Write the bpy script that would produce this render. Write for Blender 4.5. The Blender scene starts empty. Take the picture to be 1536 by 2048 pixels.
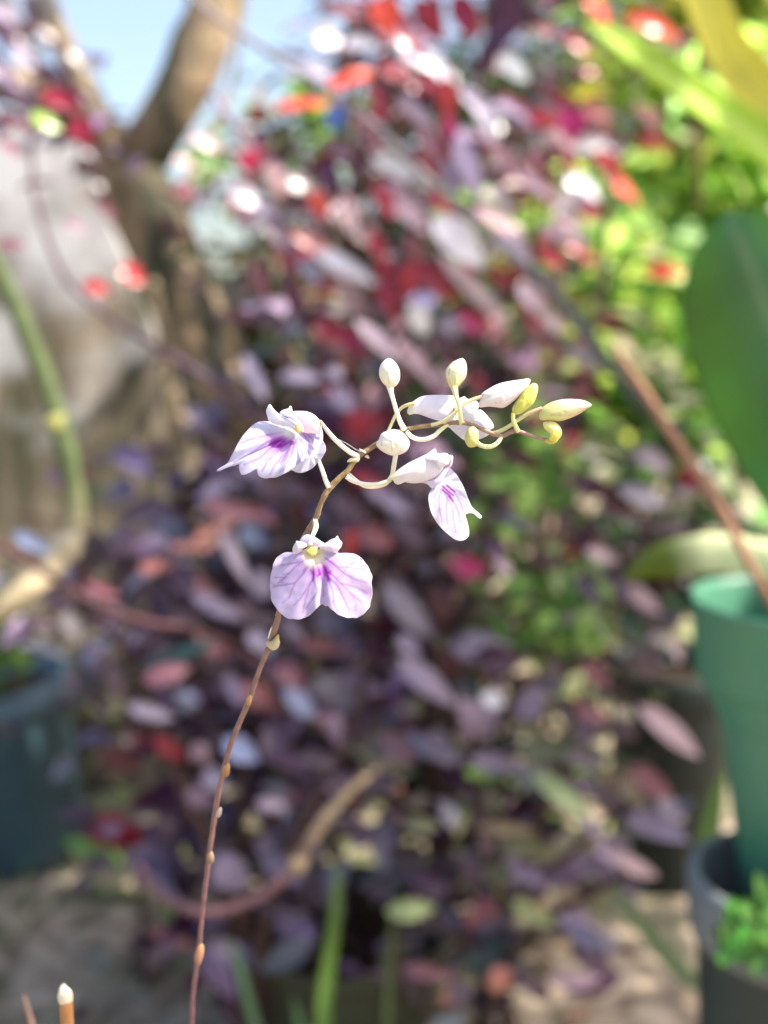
import bpy, math, random
from mathutils import Vector, noise
R = math.radians
rnd = random.Random(7)
scn = bpy.context.scene
COL = scn.collection

# ------------------------------------------------------------ camera
FPX = 2341.0                      # focal length in photo pixels (1536 wide)
PITCH = R(9)
CAM = Vector((0, 0, 0.50))
FW = Vector((0, math.cos(PITCH), -math.sin(PITCH)))
UP = Vector((0, math.sin(PITCH), math.cos(PITCH)))
RT = Vector((1, 0, 0))
FOC = 0.160
cd = bpy.data.cameras.new('camera'); cam = bpy.data.objects.new('camera', cd); COL.objects.link(cam)
cam.location = CAM; cam.rotation_euler = (R(90) - PITCH, 0, 0)
cd.sensor_fit = 'HORIZONTAL'; cd.sensor_width = 24.0; cd.lens = 24.0 * FPX / 1536.0
cd.clip_start = 0.01; cd.clip_end = 300
cd.dof.use_dof = True; cd.dof.focus_distance = FOC; cd.dof.aperture_fstop = 10.8
scn.camera = cam

# ------------------------------------------------------------ world, sun, exposure
SUN_EL, SUN_AZ = R(52), R(98)     # azimuth clockwise from +Y: high sun to the right of the camera
w = bpy.data.worlds.new('World'); scn.world = w; w.use_nodes = True
nt = w.node_tree; nt.nodes.clear()
sky = nt.nodes.new('ShaderNodeTexSky'); sky.sky_type = 'NISHITA'; sky.sun_disc = False
sky.sun_elevation = SUN_EL; sky.sun_rotation = SUN_AZ; sky.air_density = 1.0; sky.dust_density = 3.5; sky.ozone_density = 1.2
bg = nt.nodes.new('ShaderNodeBackground'); bg.inputs[1].default_value = 0.15
wo = nt.nodes.new('ShaderNodeOutputWorld')
nt.links.new(sky.outputs[0], bg.inputs[0]); nt.links.new(bg.outputs[0], wo.inputs[0])
ld = bpy.data.lights.new('sun', 'SUN'); ld.energy = 4.6; ld.angle = R(0.5); ld.color = (1, .94, .84)
lo = bpy.data.objects.new('sun', ld); COL.objects.link(lo)
sd = Vector((math.sin(SUN_AZ) * math.cos(SUN_EL), math.cos(SUN_AZ) * math.cos(SUN_EL), math.sin(SUN_EL)))
lo.rotation_euler = (-sd).to_track_quat('-Z', 'Y').to_euler(); lo.location = sd * 20
vs = scn.view_settings; vs.view_transform = 'Standard'; vs.look = 'None'; vs.gamma = 1; vs.exposure = 1.22
vs.use_white_balance = True; vs.white_balance_temperature = 6750; vs.white_balance_tint = 10
scn.cycles.use_denoising = True
scn.cycles.max_bounces = 8; scn.cycles.transparent_max_bounces = 6

# ------------------------------------------------------------ helpers
def P(px, py, d):
    return CAM + d * (FW + RT * ((px - 768) / FPX) - UP * ((py - 1024) / FPX))
def ground_pt(px, d):
    """point on the ground (z=0) at camera depth d in column px"""
    t = (CAM.z / math.cos(PITCH) - d * math.tan(PITCH)) / d   # (py-1024)/f
    p = CAM + d * (FW + RT * ((px - 768) / FPX) - UP * t)
    return Vector((p.x, p.y, 0))
def lerp(a, b, t): return a + (b - a) * t
def mixc(a, b, t):
    t = max(0, min(1, t)); return tuple(lerp(a[i], b[i], t) for i in range(3))
def smooth(a, b, x):
    t = max(0, min(1, (x - a) / (b - a))); return t * t * (3 - 2 * t)

class MB:
    def __init__(s): s.v = []; s.f = []; s.c = []; s.m = []
    def build(s, name, mat, root=None, parent=None, sm=True):
        me = bpy.data.meshes.new(name)
        o0 = root.location if root is not None else Vector((0, 0, 0))
        me.from_pydata([tuple(Vector(v) - o0) for v in s.v], [], s.f)
        mats = mat if isinstance(mat, (list, tuple)) else [mat]
        for m in mats: me.materials.append(m)
        if s.c:
            ca = me.color_attributes.new('Col', 'FLOAT_COLOR', 'POINT')
            flat = []
            for c in s.c: flat += [c[0], c[1], c[2], 1]
            ca.data.foreach_set('color', flat)
        if sm: me.polygons.foreach_set('use_smooth', [True] * len(me.polygons))
        if s.m: me.polygons.foreach_set('material_index', s.m)
        me.update()
        o = bpy.data.objects.new(name, me); COL.objects.link(o)
        if parent is not None: o.parent = parent
        elif root is not None: o.parent = root
        return o
def tag(o, label=None, cat=None, group=None, kind=None):
    if label: o['label'] = label
    if cat: o['category'] = cat
    if group: o['group'] = group
    if kind: o['kind'] = kind
    return o
def thing(name, loc, label, cat, group=None):
    o = bpy.data.objects.new(name, None); COL.objects.link(o); o.location = loc; o.empty_display_size = .02
    return tag(o, label, cat, group)

def catmull(pts, n=6):
    out = []
    m = len(pts)
    for i in range(m - 1):
        p0 = pts[max(i - 1, 0)]; p1 = pts[i]; p2 = pts[i + 1]; p3 = pts[min(i + 2, m - 1)]
        for k in range(n):
            t = k / n
            out.append(tuple(0.5 * ((2 * b) + (-a + c) * t + (2 * a - 5 * b + 4 * c - d) * t * t + (-a + 3 * b - 3 * c + d) * t ** 3)
                             for a, b, c, d in zip(p0, p1, p2, p3)))
    out.append(tuple(pts[-1]))
    return out
def tube(mb, pts, rad, n=5, sides=10, col=None, wob=0.0, close=True, squash=1.0):
    """pts: Vectors, rad: float or list"""
    if not isinstance(rad, (list, tuple)): rad = [rad] * len(pts)
    q = catmull([(p.x, p.y, p.z, r) for p, r in zip(pts, rad)], n)
    L = len(q); b = len(mb.v)
    nrm = None
    for i, (x, y, z, r) in enumerate(q):
        c = Vector((x, y, z))
        a = Vector(q[max(i - 1, 0)][:3]); e = Vector(q[min(i + 1, L - 1)][:3])
        t = (e - a)
        if t.length < 1e-9: t = Vector((0, 0, 1))
        t.normalize()
        if nrm is None: nrm = t.orthogonal().normalized()
        nrm = (nrm - t * nrm.dot(t)).normalized(); bn = t.cross(nrm)
        for k in range(sides):
            an = 2 * math.pi * k / sides
            rr = r * (1 + wob * noise.noise(Vector((x, y, z)) * (0.35 / max(r, 1e-5)) + Vector((k * .7, 0, 0))))
            mb.v.append(c + nrm * (math.cos(an) * rr) + bn * (math.sin(an) * rr * squash))
            if col is not None: mb.c.append(col(i / (L - 1)) if callable(col) else col)
    for i in range(L - 1):
        for k in range(sides):
            k2 = (k + 1) % sides
            mb.f.append((b + i * sides + k, b + i * sides + k2, b + (i + 1) * sides + k2, b + (i + 1) * sides + k))
    if close:
        mb.f.append(tuple(b + k for k in range(sides))[::-1]); e = b + (L - 1) * sides
        mb.f.append(tuple(e + k for k in range(sides)))

def leaf(mb, base, d, n, L, W, col, fold=.25, bend=.2, kx=2, ky=6, sharp=.8, wave=0.0, twist=0.0, midcol=None):
    d = d.normalized(); n = (n - d * n.dot(d))
    n = n.normalized() if n.length > 1e-6 else d.orthogonal().normalized()
    s = d.cross(n); b0 = len(mb.v); ph = rnd.random() * 6; g_ = rnd.uniform(-.5, .5)
    for i in range(ky + 1):
        t = i / ky
        wd = W * .5 * max(0.02, math.sin(math.pi * min(1, t ** sharp * .98 + .01))) ** .8
        c = base + d * (L * (t - bend * bend * t * t * .5)) - n * (bend * L * t * t)
        tw = twist * t
        s2 = s * math.cos(tw) + n * math.sin(tw)
        for k in range(-kx, kx + 1):
            u = k / kx
            v = c + s2 * (wd * u) + n * (fold * wd * abs(u) ** 1.3 + wave * W * math.sin(ph + t * 9 + u * 2) * abs(u))
            mb.v.append(v)
            mb.c.append(midcol if (midcol and k == 0) else tuple(q * (1.25 if k == 0 else 1) * (1 + g_ * (t - .5)) for q in col))
    r = 2 * kx + 1
    for i in range(ky):
        for k in range(2 * kx):
            a = b0 + i * r + k
            mb.f.append((a, a + 1, a + 1 + r, a + r))

def pxleaf(mb, x, y, L, W, ang, col, depth, tilt=.3, **kw):
    """leaf whose middle stands at photo position (x, y) at a given depth; L and W as seen"""
    a = R(ang); s = depth / FPX
    dz = rnd.uniform(-tilt, tilt)
    d = (RT * math.cos(a) - UP * math.sin(a) + FW * dz).normalized()
    n = (-FW + RT * rnd.uniform(-.3, .3) + UP * rnd.uniform(-.05, .5)).normalized()
    base = P(x, y, depth) - d * (L * s * .5)
    leaf(mb, base, d, n, L * s, W * s, col, kx=2, ky=7, fold=rnd.uniform(.1, .35), bend=rnd.uniform(.1, .5), wave=.05, **kw)
    return base

# ------------------------------------------------------------ materials
def mat(name, col=(.5, .5, .5), rough=.5, spec=.5, attr=False, transl=0.0, noise_s=0, noise_amt=0.0, bump=0.0, bump_s=200, sheen=0.0, coat=0.0, tgain=1.0, col2=None, metal=0.0, stretch=None):
    m = bpy.data.materials.new(name); m.use_nodes = True; t = m.node_tree; ns = t.nodes; ns.clear(); lk = t.links.new
    out = ns.new('ShaderNodeOutputMaterial'); pb = ns.new('ShaderNodeBsdfPrincipled')
    pb.inputs['Roughness'].default_value = rough; pb.inputs['Specular IOR Level'].default_value = spec
    pb.inputs['Metallic'].default_value = metal
    if coat: pb.inputs['Coat Weight'].default_value = coat; pb.inputs['Coat Roughness'].default_value = .15
    if attr:
        a = ns.new('ShaderNodeVertexColor'); a.layer_name = 'Col'; src = a.outputs[0]
    else:
        a = ns.new('ShaderNodeRGB'); a.outputs[0].default_value = (*col, 1); src = a.outputs[0]
    tc = ns.new('ShaderNodeTexCoord')
    if noise_amt:
        nz = ns.new('ShaderNodeTexNoise'); nz.inputs['Scale'].default_value = noise_s; nz.inputs['Detail'].default_value = 6
        if stretch:
            mp = ns.new('ShaderNodeMapping'); mp.inputs['Scale'].default_value = stretch; lk(tc.outputs['Object'], mp.inputs[0]); lk(mp.outputs[0], nz.inputs['Vector'])
        else: lk(tc.outputs['Object'], nz.inputs['Vector'])
        mx = ns.new('ShaderNodeMix'); mx.data_type = 'RGBA'
        if col2:
            rp = ns.new('ShaderNodeMapRange'); rp.inputs[1].default_value = .38; rp.inputs[2].default_value = .62
            rp.inputs[4].default_value = noise_amt
            lk(nz.outputs[0], rp.inputs[0]); lk(rp.outputs[0], mx.inputs[0]); mx.inputs[7].default_value = (*col2, 1)
            lk(src, mx.inputs[6])
        else:
            mx.blend_type = 'MULTIPLY'; mx.inputs[0].default_value = 1
            rp = ns.new('ShaderNodeMapRange'); rp.inputs[1].default_value = .25; rp.inputs[2].default_value = .75
            rp.inputs[3].default_value = 1 - noise_amt; rp.inputs[4].default_value = 1 + noise_amt * .6
            lk(nz.outputs[0], rp.inputs[0]); lk(src, mx.inputs[6]); lk(rp.outputs[0], mx.inputs[7])
        src = mx.outputs[2]
    lk(src, pb.inputs['Base Color'])
    if bump:
        nb = ns.new('ShaderNodeTexNoise'); nb.inputs['Scale'].default_value = bump_s; nb.inputs['Detail'].default_value = 4
        bp = ns.new('ShaderNodeBump'); bp.inputs['Strength'].default_value = bump; bp.inputs['Distance'].default_value = .3 / bump_s
        lk(tc.outputs['Object'], nb.inputs['Vector']); lk(nb.outputs[0], bp.inputs['Height']); lk(bp.outputs[0], pb.inputs['Normal'])
    if transl:
        tr = ns.new('ShaderNodeBsdfTranslucent'); ms = ns.new('ShaderNodeMixShader'); ms.inputs[0].default_value = transl
        if tgain != 1.0:
            g = ns.new('ShaderNodeGamma'); g.inputs[1].default_value = tgain; lk(src, g.inputs[0]); lk(g.outputs[0], tr.inputs[0])
        else: lk(src, tr.inputs[0])
        lk(pb.outputs[0], ms.inputs[1]); lk(tr.outputs[0], ms.inputs[2]); lk(ms.outputs[0], out.inputs[0])
    else: lk(pb.outputs[0], out.inputs[0])
    return m
M_petal = mat('petal', attr=True, rough=.45, spec=.35, transl=.42, noise_s=900, noise_amt=.08, bump=.08, bump_s=1500)
M_bud = mat('bud_skin', attr=True, rough=.42, spec=.4, transl=.18, noise_s=500, noise_amt=.06, bump=.2, bump_s=1200)
M_pedi = mat('pedicel_skin', attr=True, rough=.4, spec=.4, transl=.12, noise_s=700, noise_amt=.08)
M_stem = mat('spike_skin', attr=True, rough=.5, spec=.4, noise_s=600, noise_amt=.35, bump=.4, bump_s=900)
M_leaf = mat('shrub_leaf', attr=True, rough=.3, spec=.65, transl=.3, noise_s=60, noise_amt=.25, bump=.2, bump_s=150, tgain=.9)
M_green = mat('green_leaf', attr=True, rough=.42, spec=.45, transl=.38, noise_s=50, noise_amt=.25)
M_broad = mat('broad_leaf', attr=True, rough=.36, spec=.5, transl=.25, noise_s=16, noise_amt=.45, bump=.3, bump_s=60)
M_lime = mat('lime_leaf', attr=True, rough=.4, spec=.4, transl=.5, noise_s=25, noise_amt=.2)
M_twig = mat('twig_bark', attr=True, rough=.7, spec=.3, noise_s=90, noise_amt=.35, bump=.5, bump_s=120)
M_bark = mat('tree_bark', (.30, .22, .14), rough=.85, spec=.25, noise_s=26, noise_amt=.95, col2=(.04, .045, .03), bump=.9, bump_s=40, stretch=(1.3, 1, .22))
M_tealrim = mat('lit_teal_rim', (.10, .17, .23), rough=.45, noise_s=30, noise_amt=.3)  # rim painted lighter than the body for the light catching it
M_teal = mat('teal_plastic', (.04, .085, .105), rough=.4, spec=.5, noise_s=20, noise_amt=.3, bump=.1, bump_s=60)
M_black = mat('black_plastic', (.012, .022, .020), rough=.45, spec=.4, noise_s=25, noise_amt=.4)
M_greenpot = mat('green_plastic', (.045, .20, .125), rough=.42, spec=.45, noise_s=22, noise_amt=.5, col2=(.08, .20, .13), bump=.05, bump_s=60)
M_paleRim = mat('faded_rim', (.14, .16, .17), rough=.55, spec=.4, noise_s=40, noise_amt=.3)
M_greypot = mat('grey_plastic', (.018, .032, .034), rough=.5, spec=.4, noise_s=30, noise_amt=.3)
M_olive = mat('olive_plastic', (.06, .065, .038), rough=.5, spec=.4, noise_s=25, noise_amt=.5)
M_soil = mat('potting_soil', (.035, .025, .018), rough=.95, spec=.1, noise_s=80, noise_amt=.6, bump=1, bump_s=120)

# ground: packed earth with moss patches
def ground_mat():
    m = bpy.data.materials.new('garden_earth'); m.use_nodes = True; t = m.node_tree; ns = t.nodes; lk = t.links.new
    pb = ns['Principled BSDF']; pb.inputs['Roughness'].default_value = .95; pb.inputs['Specular IOR Level'].default_value = .15
    tc = ns.new('ShaderNodeTexCoord')
    a = ns.new('ShaderNodeTexNoise'); a.inputs['Scale'].default_value = 9; a.inputs['Detail'].default_value = 8; lk(tc.outputs['Object'], a.inputs['Vector'])
    b = ns.new('ShaderNodeTexNoise'); b.inputs['Scale'].default_value = 42; b.inputs['Detail'].default_value = 8; lk(tc.outputs['Object'], b.inputs['Vector'])
    r1 = ns.new('ShaderNodeValToRGB'); e = r1.color_ramp.elements
    e[0].position = .32; e[0].color = (.13, .10, .075, 1); e[1].position = .64; e[1].color = (.50, .41, .31, 1)
    lk(b.outputs[0], r1.inputs[0])
    r2 = ns.new('ShaderNodeValToRGB'); e = r2.color_ramp.elements
    e[0].position = .50; e[0].color = (0, 0, 0, 1); e[1].position = .62; e[1].color = (.75, .75, .75, 1); lk(a.outputs[0], r2.inputs[0])
    mx = ns.new('ShaderNodeMix'); mx.data_type = 'RGBA'; lk(r2.outputs[0], mx.inputs[0]); lk(r1.outputs[0], mx.inputs[6]); mx.inputs[7].default_value = (.06, .10, .035, 1)
    lk(mx.outputs[2], pb.inputs['Base Color'])
    bp = ns.new('ShaderNodeBump'); bp.inputs['Strength'].default_value = .8; bp.inputs['Distance'].default_value = .01
    lk(b.outputs[0], bp.inputs['Height']); lk(bp.outputs[0], pb.inputs['Normal'])
    return m
def wall_mat():
    m = bpy.data.materials.new('limewashed_concrete'); m.use_nodes = True; t = m.node_tree; ns = t.nodes; lk = t.links.new
    pb = ns['Principled BSDF']; pb.inputs['Roughness'].default_value = .9; pb.inputs['Specular IOR Level'].default_value = .2
    tc = ns.new('ShaderNodeTexCoord'); sx = ns.new('ShaderNodeSeparateXYZ'); lk(tc.outputs['Object'], sx.inputs[0])
    mp = ns.new('ShaderNodeMapping'); mp.inputs['Scale'].default_value = (26, 26, 3.5); lk(tc.outputs['Object'], mp.inputs[0])
    st = ns.new('ShaderNodeTexNoise'); st.inputs['Scale'].default_value = 1; st.inputs['Detail'].default_value = 6; lk(mp.outputs[0], st.inputs['Vector'])
    bl = ns.new('ShaderNodeTexNoise'); bl.inputs['Scale'].default_value = 9; bl.inputs['Detail'].default_value = 7; lk(tc.outputs['Object'], bl.inputs['Vector'])
    # moss and dirt line: height plus noise
    ad = ns.new('ShaderNodeMath'); ad.operation = 'MULTIPLY_ADD'; ad.inputs[1].default_value = .55; lk(bl.outputs[0], ad.inputs[0]); lk(sx.outputs[2], ad.inputs[2])
    mr = ns.new('ShaderNodeMapRange'); mr.inputs[1].default_value = .72; mr.inputs[2].default_value = .90; lk(ad.outputs[0], mr.inputs[0])
    low = ns.new('ShaderNodeValToRGB'); e = low.color_ramp.elements
    e[0].position = .32; e[0].color = (.06, .065, .035, 1); e[1].position = .64; e[1].color = (.40, .33, .24, 1)
    x = e.new(.48); x.color = (.13, .11, .075, 1); lk(st.outputs[0], low.inputs[0])
    up = ns.new('ShaderNodeValToRGB'); e = up.color_ramp.elements
    e[0].position = .3; e[0].color = (.44, .42, .43, 1); e[1].position = .6; e[1].color = (.62, .64, .67, 1); lk(bl.outputs[0], up.inputs[0])
    mx = ns.new('ShaderNodeMix'); mx.data_type = 'RGBA'; lk(mr.outputs[0], mx.inputs[0]); lk(low.outputs[0], mx.inputs[6]); lk(up.outputs[0], mx.inputs[7])
    lk(mx.outputs[2], pb.inputs['Base Color'])
    bp = ns.new('ShaderNodeBump'); bp.inputs['Strength'].default_value = .6; bp.inputs['Distance'].default_value = .01
    lk(bl.outputs[0], bp.inputs['Height']); lk(bp.outputs[0], pb.inputs['Normal'])
    return m

# ------------------------------------------------------------ setting
g = MB(); N = 60
def gcoord(i): u = (i / N) * 2 - 1; return math.copysign(abs(u) ** 3.2, u) * 70 + u * 1.6
for j in range(N + 1):
    for i in range(N + 1):
        x, y = gcoord(i), gcoord(j) + 1.0
        amp = .012 if (x * x + y * y) < 16 else .0
        g.v.append(Vector((x, y, amp * noise.noise(Vector((x * 5, y * 5, 0))) - .004)))
for j in range(N):
    for i in range(N):
        a = j * (N + 1) + i; g.f.append((a, a + 1, a + N + 2, a + N + 1))
tag(g.build('ground', ground_mat()), kind='structure')

# weathered garden wall at the left
def poly_prism(mb, pts, depth, thick):
    n = len(pts); b = len(mb.v)
    for k, dz in enumerate((0, thick)):
        for (x, y) in pts:
            p = P(x, y, depth); p = Vector((p.x, p.y + dz, p.z)); mb.v.append(p)
    mb.f.append(tuple(b + i for i in range(n))); mb.f.append(tuple(b + n + i for i in range(n))[::-1])
    for i in range(n):
        j = (i + 1) % n; mb.f.append((b + i, b + i + n, b + j + n, b + j))
wall = MB()
outl = catmull([(-900, 235), (-300, 225), (-60, 222), (60, 226), (128, 243), (166, 300), (200, 400), (245, 505), (288, 610), (325, 705), (352, 790), (374, 870), (385, 960), (388, 1100), (392, 1400), (400, 1840)], 4)
outl = list(outl) + [(-900, 1840)]
poly_prism(wall, outl, 1.25, .05)
tag(wall.build('garden_wall', wall_mat(), sm=False), 'weathered white concrete wall with curved end and mossy brown lower half behind the forked tree', 'wall')

# ------------------------------------------------------------ tree at the left
TD = 1.05
def PP(lst, d, k=1.0): return [P(x, y, d + (dd if dd else 0)) for x, y, dd in lst]
troot = ground_pt(640, TD + .1)
tree = thing('forked_tree', troot, 'forked tree with mossy brown bark and bare limbs in front of the white wall', 'tree')
tm = MB()
s = TD / FPX
pts = [troot + Vector((0, 0, -.02)), P(600, 1250, TD + .06), P(520, 950, TD + .02), P(452, 780, TD), P(388, 640, TD), P(322, 480, TD), P(280, 390, TD), P(258, 315, TD)]
tube(tm, pts, [72 * s, 64 * s, 60 * s, 60 * s, 64 * s, 70 * s, 70 * s, 60 * s], n=7, sides=18, wob=.25)
tm.build('trunk', M_bark, tree)
def limb(pl, rl, side=14):
    mb = MB(); tube(mb, [P(x, y, TD + dd) for x, y, dd in pl], [r * s for r in rl], n=7, sides=side, wob=.22); return mb.build('limb', M_bark, tree)
limb([(255, 345, 0), (300, 290, -.01), (350, 200, -.02), (395, 100, -.02), (435, 0, -.01), (470, -130, 0), (520, -320, .05)], [50, 52, 54, 54, 52, 46, 40])
limb([(270, 340, 0), (200, 270, 0), (120, 215, .01), (30, 175, .02), (-90, 120, .03), (-260, 60, .05)], [46, 44, 40, 36, 32, 28])
limb([(215, 285, 0), (170, 180, .03), (128, 90, .05), (95, 10, .06), (60, -120, .08), (30, -260, .1)], [34, 30, 27, 26, 22, 18])
limb([(120, 210, .02), (70, 130, .04), (30, 60, .05), (0, -10, .07), (-60, -110, .1)], [22, 20, 18, 16, 12], 10)
limb([(330, 470, -.03), (380, 560, -.06), (420, 650, -.07), (450, 740, -.075), (486, 800, -.07), (540, 900, -.05)], [12, 22, 24, 24, 22, 16], 10)
limb([(300, 420, -.02), (350, 420, -.01), (400, 300, .03), (455, 200, .05), (480, 60, .08), (500, -80, .1)], [14, 10, 8, 7, 6, 5], 8)


# ------------------------------------------------------------ unseen tree added at the right so its crown shades the lower garden
def shade_tree():
    r2 = random.Random(11); b0 = Vector((1.45, .75, 0))
    root = thing('added_shade_tree', b0, 'small leafy tree added beyond the right edge to shade the lower garden', 'tree')
    mb = MB(); tube(mb, [b0 - Vector((0, 0, .02)), Vector((1.42, .74, .5)), Vector((1.38, .70, 1.0)), Vector((1.2, .64, 1.25)), Vector((1.0, .56, 1.42))], [.035, .028, .024, .018, .01], n=6, sides=12, wob=.2); mb.build('trunk', M_bark, root)  # trunk of the added shade tree
    for e in (Vector((.85, .5, 1.35)), Vector((1.1, .5, 1.45)), Vector((.9, .75, 1.4))):
        mb = MB(); a = Vector((1.38, .70, 1.0)); tube(mb, [a, lerp(a, e, .5) + Vector((0, 0, .06)), e], [.014, .010, .004], n=5, sides=8, wob=.2); mb.build('limb', M_bark, root)  # limbs of the added shade tree
    cr = MB(); cl = []
    while len(cl) < 20:
        x, y, z = r2.uniform(.80, 1.14), r2.uniform(.48, .82), r2.uniform(1.25, 1.55)
        if noise.noise(Vector((x * 3, y * 3, 1))) > -.2: cl.append(Vector((x, y, z)))
    for i in range(1300):
        c = r2.choice(cl); p = c + Vector((r2.gauss(0, .06), r2.gauss(0, .06), r2.gauss(0, .05)))
        th = r2.uniform(0, 6.283); L = r2.uniform(.04, .075)
        leaf(cr, p, Vector((math.cos(th), math.sin(th), r2.uniform(-.6, .3))), Vector((r2.uniform(-.5, .5), r2.uniform(-.5, .5), 1)), L, L * .5, vary((.07, .14, .03), .3), kx=1, ky=3, fold=.3)
    cr.build('added_shade_crown', M_green, root)

# ------------------------------------------------------------ palettes (leaf colours, with sky gloss painted into the pale lilacs and whites)
C = {
 'white': (.80, .77, .86), 'lilac': (.46, .38, .53), 'lil2': (.24, .18, .29), 'blue': (.30, .34, .54), 'mauve': (.11, .065, .10),
 'pink': (.72, .50, .58), 'rose': (.28, .10, .13), 'coral': (.48, .17, .18), 'red': (.50, .035, .04), 'orange': (.72, .07, .04),
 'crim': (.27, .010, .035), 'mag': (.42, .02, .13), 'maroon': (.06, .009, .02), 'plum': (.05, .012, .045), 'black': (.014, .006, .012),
 'green': (.10, .27, .04), 'lime': (.30, .50, .07), 'pgreen': (.38, .46, .22), 'dull': (.14, .145, .075), 'yellow': (.75, .66, .03),
 'teal': (.02, .055, .055), 'tan': (.42, .32, .20), 'grey': (.26, .23, .24), 'dgreen': (.025, .06, .025), 'salmon': (.60, .24, .19), 'slate': (.15, .14, .22), 'fresh': (.46, .72, .17), 'bright': (.66, .76, .14), 'umber': (.06, .035, .025),
}
def vary(c, a=.18):
    k = 1 + rnd.uniform(-a, a); return tuple(max(.003, v * k * (1 + rnd.uniform(-a * .5, a * .5))) for v in c)

def shrub(name, label, cat, base, stems, specs, depth0, dvar, fill, group=None, fillmat=None, tw=(.08, .045, .04), stem_r=.0032):
    """stems: lists of photo points with depths; specs: explicit leaves; fill: (count, sizes, colours)"""
    root = thing(name, base, label, cat, group)
    nodes = []
    for st in stems:
        mb = MB()
        pts = [base + Vector((rnd.uniform(-.012, .012), rnd.uniform(-.012, .012), 0))] + [P(x, y, d) for x, y, d in st]
        tube(mb, pts, [stem_r * lerp(1.3, .5, i / (len(pts) - 1)) for i in range(len(pts))], n=6, sides=7, col=lambda t: tw, wob=.2)
        mb.build('branch', M_twig, root)
        q = catmull([tuple(p) for p in pts], 8)
        nodes += [Vector(a) for a in q[6:]]
    fo = MB(); pe = MB()
    for sp in specs:
        x, y, L, W, ang, c = sp[:6]
        d = (sp[6] if len(sp) > 6 else depth0 + rnd.uniform(-dvar, dvar))
        b = pxleaf(fo, x, y, L * rnd.uniform(1.15, 1.45), W * rnd.uniform(.72, .98), ang + rnd.uniform(-8, 8), vary(C[c], .10), d)
        if nodes:
            nn = min(nodes, key=lambda q: (q - b).length)
            if (nn - b).length < .16:
                md = (nn + b) * .5 + Vector((0, 0, .008))
                tube(fo, [nn, md, b], [.0011, .0008, .0006], n=3, sides=5, col=vary(tw, .3))
    if fill and nodes:
        cnt, (l0, l1), cols, spread = fill[:4]; mid = fill[4] if len(fill) > 4 else None
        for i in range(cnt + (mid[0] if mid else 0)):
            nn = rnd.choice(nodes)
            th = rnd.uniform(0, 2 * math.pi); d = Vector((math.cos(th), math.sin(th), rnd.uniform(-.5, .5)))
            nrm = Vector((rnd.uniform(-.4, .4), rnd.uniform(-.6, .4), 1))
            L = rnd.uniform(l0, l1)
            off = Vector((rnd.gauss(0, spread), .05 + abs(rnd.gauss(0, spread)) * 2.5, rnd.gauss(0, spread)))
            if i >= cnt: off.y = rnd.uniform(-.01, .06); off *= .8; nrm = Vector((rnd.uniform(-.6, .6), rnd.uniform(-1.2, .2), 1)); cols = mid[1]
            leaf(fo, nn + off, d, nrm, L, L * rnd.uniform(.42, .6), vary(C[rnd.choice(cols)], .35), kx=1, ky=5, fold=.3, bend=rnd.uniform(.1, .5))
    if fo.f: fo.build('foliage', fillmat or M_leaf, root)
    return root

shade_tree()
MAR = ['maroon', 'crim', 'plum', 'maroon', 'black', 'mauve']
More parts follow.
